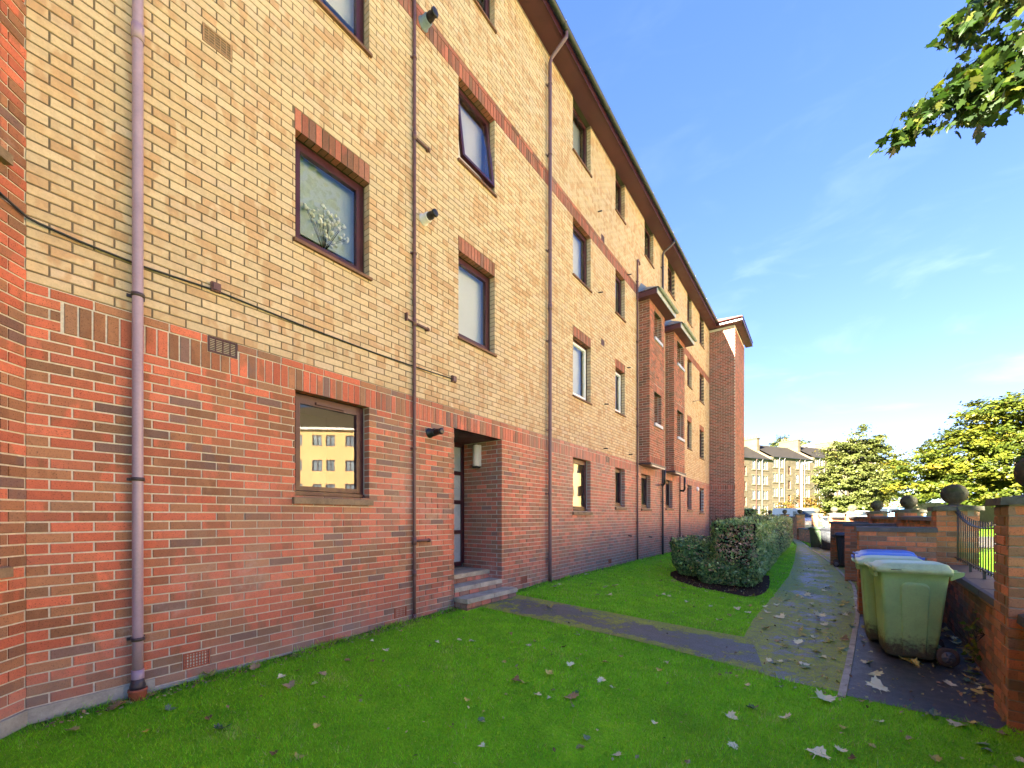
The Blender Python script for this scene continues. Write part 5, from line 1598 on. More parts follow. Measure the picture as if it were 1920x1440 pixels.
# ------------------------------------------------------------------ trees and shrubs
def tree_crown(lobes, nclump, per, clump_r, leaf, tint_base, flat=.55, seed=1, outer=.45):
    """clumps of leaves scattered through lobes (cx,cy,cz,rx,ry,rz)"""
    r = np.random.default_rng(seed)
    vol = np.array([l[3] * l[4] * l[5] for l in lobes]) ** .7; vol /= vol.sum()
    li = r.choice(len(lobes), nclump, p=vol); L = np.array(lobes)[li]
    d = r.normal(0, 1, (nclump, 3)); d /= np.linalg.norm(d, axis=1)[:, None]
    rad = outer + (1 - outer) * r.random(nclump) ** .45
    C = L[:, :3] + d * L[:, 3:] * rad[:, None]
    cs = r.uniform(.5, 1.25, nclump) * clump_r
    ct = np.clip(tint_base + r.normal(0, .17, nclump), 0, 1)
    cbv = r.random(nclump)
    P = np.repeat(C, per, 0) + r.normal(0, 1, (nclump * per, 3)) * np.repeat(cs, per)[:, None] * np.array([.6, .6, .6 * flat])
    N = np.repeat(d, per, 0) * .6 + np.array([0, 0, .9])
    T = np.zeros((nclump * per, 3)); T[:, 0] = np.clip(np.repeat(ct, per) + r.normal(0, .10, nclump * per), 0, 1); T[:, 1] = np.clip(np.repeat(cbv, per) * .6 + r.random(nclump * per) * .4, 0, 1)
    return P, N, T
def tree(name, loc, label, group, lobes, nclump, per, clump_r, leaf, mat, tint_base, trunk_h, trunk_r, seed, limbs=7, outer=.45, flat=.55, cat='tree'):
    root = empty(name, loc, 0, label, cat, group)
    P, N, T = tree_crown(lobes, nclump, per, clump_r, leaf, tint_base, flat, seed, outer)
    V, F, TT = leafset(P, N, leaf, .75, .42, lambda n, p: T)
    o = link(bpy.data.objects.new('crown', np_mesh('crown', V, F, mat, TT)), root); o['kind'] = 'stuff'
    rr = random.Random(seed)
    m = MB(); top = max(l[2] + l[5] * .4 for l in lobes)
    m.tube([(0, 0, -.4), (.05, .03, trunk_h * .5), (rr.uniform(-.2, .2), rr.uniform(-.2, .2), trunk_h), (rr.uniform(-.3, .3), rr.uniform(-.3, .3), top)], [trunk_r * 1.25, trunk_r, trunk_r * .8, trunk_r * .15], 9)
    m.build('trunk', BARK, root)
    for i in range(limbs):
        l = lobes[i % len(lobes)]; z0 = trunk_h * rr.uniform(.75, 1.25)
        e = Vector((l[0] + rr.uniform(-.5, .5) * l[3], l[1] + rr.uniform(-.5, .5) * l[4], l[2] + rr.uniform(-.2, .6) * l[5])); s = Vector((0, 0, z0)); mid = s.lerp(e, .5) + Vector((0, 0, -.06 * (e - s).length))
        q = MB(); q.tube([tuple(s), tuple(mid), tuple(e)], [trunk_r * .5, trunk_r * .3, trunk_r * .08], 6); q.build('limb', BARK, root)
    return root
TG = 'trees across the road'
tree('broadleaf_tree', (8.2, 70.9, 1.0), 'olive green pointed tree in front of the tenement', TG,
     [(0, 0, 4.0, 4.2, 4.2, 2.3), (-.8, 0, 6.2, 3.6, 3.6, 2.2), (.2, 0, 8.3, 3.3, 3.0, 2.1), (.4, 0, 10.0, 2.3, 2.1, 1.9), (2.3, 0, 9.3, 1.4, 1.2, 1.6), (-2.0, 0, 9.0, 1.5, 1.3, 1.6), (2.6, 0, 5.5, 2.0, 2.2, 1.8), (-3.2, 0, 5.2, 1.5, 1.6, 1.2), (.7, 0, 11.6, .7, .7, 1.0), (0, 0, 1.8, 3.4, 3.4, 1.2)], 520, 70, .58, .27, MIDLEAF, .42, 2.6, .26, 5, 10, .30, .42)
tree('maple_tree', (19.4, 61.5, 1.0), 'broad yellowing maple filling the right edge', TG,
     [(0, 0, 6.0, 6.8, 6.0, 4.0), (1.5, 0, 9.2, 5.0, 5.0, 3.3), (-3.6, -1, 6.6, 3.4, 3.4, 2.6), (4.8, 0, 8.3, 4.0, 4.0, 3.6), (-5.6, -1, 4.6, 3.0, 3.0, 2.2), (0, -3, 3.2, 6.5, 3.0, 2.0), (-1.2, 0, 10.3, 2.2, 2.2, 1.8), (-6.9, -1, 3.2, 2.0, 2.0, 1.6), (5, -2, 3.2, 5, 3, 2.0), (3.2, 0, 11.2, 2.4, 2.4, 1.5)], 880, 80, .74, .29, YLEAF, .34, 3.0, .4, 8, 14, .35, .34)
tree('small_tree', (12.9, 82.0, 1.0), 'small golden green tree in the gap between the two big trees', TG,
     [(0, 0, 6.0, 2.6, 2.6, 3.2), (.6, 0, 8.2, 1.7, 1.7, 1.5), (-1.5, 0, 4.2, 2.2, 2.2, 2.4)], 150, 30, .6, .36, YLEAF, .45, 2.2, .18, 9, 4)
SG = 'shrubs across the road'
tree('autumn_shrub', (2.1, 71.5, .8), 'rust coloured bushy shrub behind the van roof', SG, [(0, 0, 1.7, 2.6, 1.8, 1.9), (1.8, 0, 1.5, 2.0, 1.5, 1.6), (-1.6, 0, 1.3, 1.6, 1.4, 1.3)], 120, 30, .4, .24, SHRUBL, .55, .8, .08, 12, 3, cat='shrub')
tree('autumn_shrub', (5.6, 73.2, .9), 'yellow green shrub right of the rust coloured one', SG, [(0, 0, 1.6, 2.4, 1.6, 1.9), (2.2, 0, 1.2, 2.0, 1.5, 1.5)], 100, 30, .4, .24, SHRUBL, .22, .8, .08, 13, 3, cat='shrub')
tree('autumn_shrub', (11.5, 71.2, 1.6), 'bright green low shrub under the two big trees', SG, [(0, 0, 1.2, 2.4, 1.5, 1.3), (2.8, -.5, 1.1, 2.0, 1.5, 1.2), (-2.3, .4, 1.1, 1.8, 1.4, 1.2)], 110, 30, .4, .24, YLEAF, .35, .6, .08, 14, 3, cat='shrub')
tree('autumn_shrub', (-1.6, 63.5, .4), 'small lime green shrub left of the van', SG, [(0, 0, .9, 1.8, 1.2, 1.1)], 50, 26, .3, .2, YLEAF, .3, .4, .05, 15, 2, cat='shrub')
tree('autumn_shrub', (14.8, 33.5, -.2), 'light green shrub seen through the gap beside the nearest pier', SG, [(0, 0, 1.0, 1.3, 1.2, 1.0), (.7, 0, 1.4, .9, .9, .7)], 90, 26, .3, .14, YLEAF, .3, .4, .05, 16, 2, cat='shrub')
tree('hilltop_pine', (-4.6, 166.8, 2), 'dark flat crowned pine poking above the tenement ridge', TG,
     [(-5.5, 0, 22.6, 3.2, 2.5, .9), (0, 0, 23.6, 3.6, 3, 1.4), (5, 0, 23.0, 3.4, 2.5, 1.2), (-.5, 0, 25.0, 2.2, 2, 1.0), (1.5, 0, 21.6, 3, 2.5, .9)], 90, 30, 1.0, .7, PINEL, .5, 18, .4, 17, 6)

# ------------------------------------------------------------------ street things beyond the wall
lp = empty('street_lamp', (2.92, 58.4, .3), 0, 'tall slim pale grey street lamp in front of the tenement', 'street lamp')
m = MB(); m.tube([(0, 0, -.3), (0, 0, 1.2), (0, 0, 1.25), (0, 0, 7.0)], [.10, .10, .065, .05], 10); m.build('post', OFFW, lp)
m = MB(); m.tube([(0, 0, 6.95), (.1, -.1, 7.1), (.5, -.4, 7.2)], .035, 8); m.build('arm', OFFW, lp)
m = MB(); m.hexa([(.45, -.5, 7.12), (.95, -.9, 7.16), (1.05, -.78, 7.16), (.55, -.36, 7.12), (.45, -.5, 7.25), (.95, -.9, 7.24), (1.05, -.78, 7.24), (.55, -.36, 7.25)]); m.build('lamp_head', HUB, lp)

CARW = plain('white_car_paint', (.42, .43, .45), .25, .03, 1, .6)
CARB = plain('blue_car_paint', (.10, .24, .50), .25, .1, 1, .6)
CARS = plain('silver_car_paint', (.50, .51, .53), .28, .05, 1, .6)
CGL = plain('car_glass', (.015, .02, .025), .08, .1, 1, .7)
LAMPR = plain('red_lamp_lens', (.35, .01, .01), .2, .1, 5, .6)
LAMPW = plain('clear_lamp_lens', (.7, .7, .68), .15, .1, 5, .7)
def vehicle(name, label, cat, loc, rz, paint, prof, wid, wheels, glass, group=None):
    """prof: side outline (x,z) front at +x; glass: list of (x0,x1,z0,z1,lean) side windows"""
    r = empty(name, loc, rz, label, cat, group)
    m = MB(); n = len(prof); hw = wid / 2
    zmax = max(p[1] for p in prof)
    def w(z): return hw * (1 - .10 * max(0, (z - .9) / (zmax - .9)))
    vs = []
    for s, k in ((-1, .94), (-1, 1), (1, 1), (1, .94)):
        for x, z in prof:
            e = .05 if k < 1 else 0
            vs.append((x * (1 - .012 * (1 if k < 1 else 0)), s * w(z) * (1 if k == 1 else 1) - s * (0 if k < 1 else .0), z))
    # side panels and skin
    vs = [(x, -w(z), z) for x, z in prof] + [(x, w(z), z) for x, z in prof]
    m.add(vs, [tuple(range(n)), tuple(range(2 * n - 1, n - 1, -1))] + [(i, n + i, n + (i + 1) % n, (i + 1) % n) for i in range(n)])
    m.build('body', paint, r)
    for s in (-1, 1):
        for (x0, x1, z0, z1, l0, l1) in glass:
            q = MB(); a, b = w(z0) + .006, w(z1) + .006
            vv = [(x0, s * a, z0), (x1, s * a, z0), (x1 + l1, s * b, z1), (x0 + l0, s * b, z1)]
            q.add(vv if s < 0 else vv[::-1], [(0, 1, 2, 3)]); q.build('side_window', CGL, r)
    for x in wheels:
        for s in (-1, 1):
            q = MB(); q.lathe([(.22, -.11), (.31, -.09), (.33, 0), (.31, .09), (.22, .11)], 18, 0, (x, s * (hw - .10), .33), 'Y'); wo = q.build('wheel', RUBBER, r)
            q = MB(); q.lathe([(.20, -.12 if s < 0 else .06), (.16, -.06 if s < 0 else .12)], 14, 0, (x, s * (hw - .10), .33), 'Y'); q.build('rim', HUB, wo)
    xf = max(p[0] for p in prof); xb = min(p[0] for p in prof)
    for s in (-1, 1):
        q = MB(); q.box((xf - .12, s * hw * .62, .62), (xf + .012, s * hw * .92, .78)); q.build('headlight', LAMPW, r)
        q = MB(); q.box((xb - .012, s * hw * .74, .75), (xb + .1, s * hw * .94, 1.05)); q.build('tail_light', LAMPR, r)
        q = MB(); q.box((xf - 1.5, s * (hw + .02), 1.0), (xf - 1.38, s * (hw + .2), 1.16)); q.build('wing_mirror', BLACKP, r)
    return r
def quad_on(r, pts, mat, name):
    q = MB(); q.add(pts, [(0, 1, 2, 3)]); q.build(name, mat, r)
VG = 'vehicles parked beyond the garden wall'
van_prof = [(-2.6, .32), (2.35, .30), (2.50, .55), (2.46, .95), (1.95, 1.22), (1.30, 2.02), (1.05, 2.18), (-2.45, 2.24), (-2.58, 2.1), (-2.62, .6)]
vd = Vector((4.68 - 1.16, 48.53 - 53.39, 0)); vrz = math.atan2(vd.y, vd.x)
van = vehicle('parked_van', 'white panel van parked behind the far low garden wall', 'van', (2.72, 51.3, .02), vrz, CARW, van_prof, 1.95, (-1.7, 1.65), [(.75, 1.62, 1.30, 1.88, .0, -.42)], VG)
quad_on(van, [(1.94, -.86, 1.26), (1.94, .86, 1.26), (1.36, .78, 1.98), (1.36, -.78, 1.98)], CGL, 'windscreen')
for v in van.children:
    if v.name.startswith('windscreen'):
        for p in v.data.vertices: p.co.x += .012; p.co.z += .008
car_prof = [(-2.0, .30), (1.95, .28), (2.06, .50), (1.98, .74), (1.05, .90), (.45, 1.34), (-.15, 1.45), (-1.15, 1.42), (-1.75, 1.02), (-2.06, .92), (-2.10, .5)]
car_gl = [(-.45, .75, .92, 1.36, .05, -.42), (-1.55, -.52, .94, 1.36, .35, .05)]
vehicle('parked_car', 'white car parked right of the van, behind the low wall', 'car', (6.3, 50.2, -.02), R(-40), CARW, car_prof, 1.75, (-1.3, 1.3), car_gl, VG)
vehicle('parked_car', 'blue car glimpsed between the ball topped piers', 'car', (11.3, 60.5, .9), R(-25), CARB, car_prof, 1.75, (-1.3, 1.3), car_gl, VG)
vehicle('parked_car', 'silver car half hidden by the nearest piers', 'car', (8.6, 59.5, .55), R(-30), CARS, car_prof, 1.75, (-1.3, 1.3), car_gl, VG)

# ------------------------------------------------------------------ the overhanging maple (its trunk stands outside the frame)
def maple_outline():
    """five lobed leaf, stalk at the origin, tip along +y, about one unit long"""
    h = [(0, 0), (.10, .06), (.34, -.02), (.30, .14), (.56, .22), (.44, .34), (.52, .52), (.30, .48), (.24, .60), (.20, .82), (.08, .86), (0, 1.04)]
    return h + [(-x, y) for x, y in h[-2:0:-1]]
MO = maple_outline()
def leaf_mesh(name, mat, curl, tint, stalk=True, thick=0.0):
    m = MB(); n = len(MO)
    def z(x, y): return curl[0] * x * x + curl[1] * (y - .45) ** 2 + curl[2] * x * (y - .3) + .05 * abs(math.sin(6 * x))
    vs = [(0, .40, z(0, .40))] + [(x, y, z(x, y)) for x, y in MO]
    m.add(vs, [(0, 1 + i, 1 + (i + 1) % n) for i in range(n)], 0, tint)
    if stalk:
        m.add([(-.012, 0, z(0, 0)), (.012, 0, z(0, 0)), (.05, -.45, z(0, 0) - .02), (.03, -.46, z(0, 0) - .02)], [(0, 1, 2, 3)], 0, tint)
    return m.mesh(name, mat)
mtree = empty('maple_tree', (10.3, 5.1, -.16), 0, 'near maple whose leafy branch hangs into the top right corner', 'tree', 'maples')
MT = Vector(mtree.location)
m = MB(); m.tube([(0, 0, -.3), (.05, .0, 2.0), (-.1, .1, 4.2), (-.25, .3, 6.6), (-.3, .5, 9.5), (-.2, .5, 12.2)], [.30, .24, .21, .17, .11, .03], 12); m.build('trunk', BARK, mtree)
def limb(pts, r0, r1, seg=7, name='limb'):
    q = MB(); n = len(pts)
    q.tube([tuple(Vector(p) - MT) for p in pts], [r0 + (r1 - r0) * i / (n - 1) for i in range(n)], seg); return q.build(name, BARK if r0 > .03 else TWIG, mtree)
limb([(10.0, 5.5, 6.2), (9.2, 7.9, 8.6), (7.9, 9.9, 9.35), (7.0, 10.1, 9.04), (6.51, 9.74, 8.52), (6.06, 9.42, 8.13), (5.75, 9.2, 7.85), (5.45, 8.95, 7.5)], .075, .006)
limb([(7.9, 9.9, 9.35), (7.3, 9.9, 9.75), (6.6, 9.55, 9.35), (6.2, 9.3, 9.05)], .028, .005)
limb([(7.6, 9.95, 9.2), (7.15, 10.0, 8.6), (6.7, 9.8, 8.1), (6.35, 9.6, 7.75)], .024, .005)
limb([(6.51, 9.74, 8.52), (6.25, 9.4, 8.25), (6.1, 9.1, 8.0)], .010, .004)
limb([(10.0, 5.5, 7.0), (8.6, 6.2, 8.8), (7.6, 5.6, 10.0), (7.0, 4.9, 11.0)], .09, .02)
limb([(10.0, 5.5, 7.6), (9.0, 5.9, 9.3), (8.8, 4.2, 10.6)], .09, .02)
limb([(10.0, 5.6, 8.2), (9.9, 8.2, 9.9), (10.6, 8.6, 11.2)], .08, .02)
lm = []
for k in range(14):
    lm.append(leaf_mesh('leaf', MAPLE, (random.uniform(-.5, .2), random.uniform(-.5, .1), random.uniform(-.2, .2)), (random.random(), random.random(), .5)))
def twig_leaves(a, b, n, spread, rs):
    a, b = Vector(a), Vector(b)
    for _ in range(n):
        t = rs.random(); p = a.lerp(b, t) + Vector((rs.gauss(0, spread), rs.gauss(0, spread), rs.gauss(0, spread * .55) - .06))
        o = link(bpy.data.objects.new('leaf', rs.choice(lm)), mtree)
        s = rs.uniform(.12, .20); o.scale = (s, s, s)
        d = (b - a).normalized(); yaw = math.atan2(d.y, d.x) - math.pi / 2 + rs.gauss(0, .8)
        o.location = p - MT; o.rotation_euler = (rs.gauss(-.75, .45), rs.gauss(0, .5), yaw)
rs = random.Random(3)
TW = [((5.72, 9.18, 7.85), (5.40, 8.92, 7.42), 30, .10), ((6.06, 9.42, 8.13), (5.72, 9.18, 7.86), 26, .11), ((6.5, 9.74, 8.5), (6.06, 9.42, 8.15), 34, .15), ((7.0, 10.1, 9.0), (6.5, 9.74, 8.55), 44, .20),
      ((6.7, 9.6, 9.45), (6.2, 9.3, 9.05), 42, .17), ((7.3, 9.9, 9.7), (6.7, 9.6, 9.4), 34, .20), ((6.75, 9.8, 8.15), (6.38, 9.6, 7.78), 38, .15), ((7.15, 10.0, 8.55), (6.75, 9.8, 8.15), 32, .17), ((6.3, 9.45, 8.3), (6.1, 9.1, 8.0), 18, .10), ((6.79, 9.97, 8.29), (6.12, 9.38, 7.65), 30, .14), ((7.22, 10.59, 8.87), (6.53, 9.87, 8.01), 34, .16), ((6.3, 9.3, 9.0), (5.95, 9.05, 8.8), 14, .10)]
for a, b, n, sp in TW: twig_leaves(a, b, int(n * .79), sp, rs)
# further leaves of the same branch, past the first 300
Vb, Fb, Tb = [], [], []; nb0 = 0; tmpl = np.array([(0, .40, 0)] + [(x, y, -.25 * x * x) for x, y in MO]); nt = len(tmpl)
tf = np.array([(0, 1 + i, 1 + (i + 1) % (nt - 1)) for i in range(nt - 1)])
for a, b, n, sp in TW:
    a, b = Vector(a), Vector(b)
    for _ in range(int(n * 2.4)):
        p = a.lerp(b, rs.random()) + Vector((rs.gauss(0, sp * 1.1), rs.gauss(0, sp * 1.1), rs.gauss(0, sp * .6) - .05))
        from_e = Matrix.Rotation(rs.random() * 6.28, 3, 'Z') @ Matrix.Rotation(rs.gauss(-.7, .5), 3, 'X') @ Matrix.Rotation(rs.gauss(0, .5), 3, 'Y')
        Vb.append((tmpl * rs.uniform(.12, .19)) @ np.array(from_e).T + np.array(p - MT)); Fb.append(tf + nb0); nb0 += nt
        Tb.append(np.tile([rs.random(), rs.random(), .5], (nt, 1)))
tq = MB()
for a, b, n, sp in TW:
    a, b = Vector(a), Vector(b); tq.tube([tuple(a - MT), tuple(a.lerp(b, .5) + Vector((0, 0, .02)) - MT), tuple(b - MT)], [.007, .005, .002], 5, caps=False)
    for _ in range(n // 2):
        p = a.lerp(b, rs.random()); q = p + Vector((rs.gauss(0, sp), rs.gauss(0, sp), rs.gauss(-.03, sp * .6)))
        tq.tube([tuple(p - MT), tuple(p.lerp(q, .5) + Vector((0, 0, .02)) - MT), tuple(q - MT)], [.004, .003, .0015], 4, caps=False)
tq.build('twigs', TWIG, mtree, 'stuff')
o = link(bpy.data.objects.new('leaf_spray', np_mesh('leaf_spray', np.concatenate(Vb), np.concatenate(Fb), MAPLE, np.concatenate(Tb))), mtree); o['kind'] = 'stuff'
# the rest of the crown, above and to the right of the frame
def crown_pts(lobes, n, r):
    vol = np.array([l[3] * l[4] * l[5] for l in lobes]); vol /= vol.sum()
    L = np.array(lobes)[r.choice(len(lobes), n, p=vol)]
    d = r.normal(0, 1, (n, 3)); d /= np.linalg.norm(d, axis=1)[:, None]
    return L[:, :3] + d * L[:, 3:] * (r.random(n)[:, None] ** .5), d
r_ = np.random.default_rng(21)
P, N = crown_pts([(9.5, 6.5, 11.6, 1.9, 2.0, 1.9), (11.2, 8.0, 10.8, 2.0, 2.0, 2.2), (9.6, 4.0, 11.6, 1.9, 1.9, 1.8), (11.6, 4.6, 9.4, 2.0, 2.2, 2.2)], 5200, r_)
T = np.stack([r_.random(len(P)), r_.random(len(P)), np.full(len(P), .5)], 1)
V, F, T = leafset(P, N * .4 + np.array([0, 0, .9]), .20, .85, .6, lambda n, p: T)
o = link(bpy.data.objects.new('foliage', np_mesh('foliage', V - np.array(MT), F, MAPLE, T)), mtree); o['kind'] = 'stuff'

# ------------------------------------------------------------------ grass
PL, PR_ = np.array(PATH_L), np.array(PATH_R)
def path_left(y): return np.interp(y, PL[:, 1], PL[:, 0])
def path_right(y): return np.interp(y, PR_[:, 1], PR_[:, 0])
def lawn_ok(x, y):
    near_edge = np.interp(x, [0, .25, 2.55, 3.29, 3.9, 4.5, 5.45], [4.75, 4.76, 4.84, 4.78, 4.70, 4.64, 4.58]) + .022 * np.sin(x * 23) + .018 * np.sin(x * 57 + 3 * np.sin(x * 9)) + .014 * np.sin(x * 131)
    front = (y < near_edge) & (x < 7.5)
    far_edge = np.interp(x, [0, 2.17, 3.04, 3.7], [5.84, 5.90, 5.94, 6.0]) + .020 * np.sin(x * 31) - .018 * np.sin(x * 77)
    strip = (y > far_edge) & (x < path_left(y) - .005 + .03 * np.sin(y * 9) + .02 * np.sin(y * 41)) & (y < 34)
    bed = (y > 8.86) & (y < 12.36) & (x > np.interp(y, [8.86, 9.1, 9.5, 10.1, 10.7, 11.4, 12.4], [3.25, 2.35, 1.90, 1.58, 1.42, 1.45, 1.9])) & (x < np.interp(y, [8.86, 9.1, 9.5, 10.3, 11.2, 12.4], [3.30, 3.44, 3.52, 3.54, 3.49, 3.38]))
    hed = (y > 10) & (x > 2.45) & (x < 3.42)
    strip &= ~bed & ~hed
    fs = (x > path_right(y) + .09) & (y > 26) & (y < 33) & (x < 4.6 - (y - 26) * .12)
    wall = x > .035 + .03 * np.sin(y * 7)
    cant = (x + (y - .345)) > .06
    step = ~((x < .33) & (y > 4.45) & (y < 5.78))
    return (front | strip | fs) & wall & (cant | (y > .345)) & step
def scatter(n, x0, x1, y0, y1, dens0):
    x = rng.uniform(x0, x1, n); y = rng.uniform(y0, y1, n)
    return x, y
th = R(CAM_YAW); s_, c_ = math.sin(th), math.cos(th)
bx, by = [], []
DENS = 9000
for (x0, x1, y0, y1) in ((0, 2.6, -.5, 5), (2.6, 6.2, .6, 5), (0, 4.2, 5.0, 9), (0, 4.2, 9, 16), (0, 4.6, 16, 33)):
    dmin = 2.2 if y0 < 1 else (3.4 if y0 < 6 else (6.5 if y0 < 10 else 12))
    k = min(1, (2.9 / dmin) ** 1.7)
    n = int((x1 - x0) * (y1 - y0) * DENS * k); x = rng.uniform(x0, x1, n); y = rng.uniform(y0, y1, n)
    dep = -s_ * (x - 4.359) + c_ * y
    keep = (dep > 1.9) & lawn_ok(x, y) & (rng.random(n) < np.clip((2.9 / np.maximum(dep, .1)) ** 1.7 / k, 0, 1))
    bx.append(x[keep]); by.append(y[keep])
x = np.concatenate(bx); y = np.concatenate(by); n = len(x)
dep = -s_ * (x - 4.359) + c_ * y
z = gz(x, y)
def fbm(x, y, f):
    return (np.sin(x * f + 1.3 * np.sin(y * f * .7)) * np.cos(y * f * 1.1 + np.sin(x * f * .6 + 2)) + .5 * np.sin(x * f * 2.3 + y * f * 1.7) * np.cos(y * f * 2.9 - x * f)) / 1.5
cl = fbm(x, y, 3.1); cl2 = fbm(x + 9, y - 4, 11.0)
h = (.020 + .013 * rng.random(n) + .008 * cl + .005 * cl2) * (1 + .35 * np.clip(.5 - x, 0, .5))
worn = np.clip(fbm(x * 1.0 + 3.7, y * 1.0 - 1.2, 1.35) * .9 + .35 * fbm(x, y, 7.0) - .50, 0, .5) * 2       # thin, trodden patches
thin = rng.random(n) < worn * .75
h = h * (1 - .45 * worn) * np.where(thin, .15, 1)
h = h * np.where((x < .12) | ((y > 5.8) & (y < 6.0)) | (y > 4.62) & (y < 4.8), 1.55, 1)                       # tufts the mower misses
h = np.clip(h, .004, .07) * np.where(rng.random(n) < .05, 1.8, 1)
wd = (.0021 + .0012 * rng.random(n)) * np.clip(dep / 2.9, 1, 6) ** .9
a = rng.random(n) * 2 * np.pi; la = rng.random(n) * 2 * np.pi; le = h * (.25 + .75 * rng.random(n))
ux, uy = np.cos(a) * wd, np.sin(a) * wd
v0 = np.stack([x - ux, y - uy, z - .004], 1); v1 = np.stack([x + ux, y + uy, z - .004], 1)
v2 = np.stack([x + np.cos(la) * le, y + np.sin(la) * le, z + h], 1)
V = np.stack([v0, v1, v2], 1).reshape(-1, 3); F = np.arange(n * 3).reshape(n, 3)
t0 = np.clip(.46 + .34 * cl + .16 * cl2 + rng.normal(0, .16, n), 0, .95); t0 = np.where(rng.random(n) < .025 + .12 * worn, 1.0, t0 + .12 * worn)
T = np.zeros((n, 3)); T[:, 0] = t0; T[:, 1] = np.clip(.5 + .35 * cl2 + rng.normal(0, .45, n), -.6, 1.7)
T = np.repeat(T, 3, 0)
o = bpy.data.objects.new('lawn_grass', np_mesh('lawn_grass', V, F, GRASS, T)); link(o); tag(o, kind='stuff')
print('grass blades', n)

# ------------------------------------------------------------------ fallen leaves
FM = {}
for key, mat in (('yellow', FALLY), ('pale', FALLP), ('brown', FALLB), ('green', FALLG)):
    FM[key] = [leaf_mesh('fallen_leaf', mat, (random.uniform(-.3, 1.3), random.uniform(-.4, 1.0), random.uniform(-.9, .9)), (random.random(), random.random(), .5)) for _ in range(7)]
def where(x, y, surface):
    if surface == 'lawn':
        if x < .55: return 'on the grass against the foot of the wall'
        if y > 5.8: return 'on the lawn strip left of the hedge bed' if x < 1.9 else ('on the grass in front of the hedge bed' if x < 3.3 else 'on the grass verge beside the path')
        if y > 4.35: return 'on the lawn edge along the path to the door'
        if x < 1.3: return 'on the near lawn below the mauve downpipe'
        if x < 2.4: return 'on the near lawn below the ground floor window'
        if x < 3.2: return 'on the near lawn in the middle foreground'
        if x < 4.1: return 'on the near lawn short of the path end'
        return 'on the near lawn short of the bin bay slab'
    if surface == 'path':
        return 'on the wide path beside the hedge' if y > 8.5 else ('on the wide path level with the bins' if y > 6.2 else 'on the near end of the wide path')
    if surface == 'doorstep path': return 'on the dark path to the door'
    return 'on the slab by the low wall behind the bin wheel' if x > 5.25 else 'on the dark slab in front of the green bin'
SZ = lambda s: 'large' if s > .105 else ('small' if s < .066 else 'medium')
def drop(x, y, key, s, surface, lift):
    o = bpy.data.objects.new('fallen_leaf', random.choice(FM[key])); link(o)
    o.location = (x, y, g(x, y) + lift + .004); o.scale = (s, s, s)
    o.rotation_euler = (random.gauss(0, .22), random.gauss(0, .22), random.random() * 6.28)
    tag(o, '%s %s maple leaf lying %s' % (SZ(s), key, where(x, y, surface)), 'leaf', '%s fallen leaves on the %s' % (key, surface))
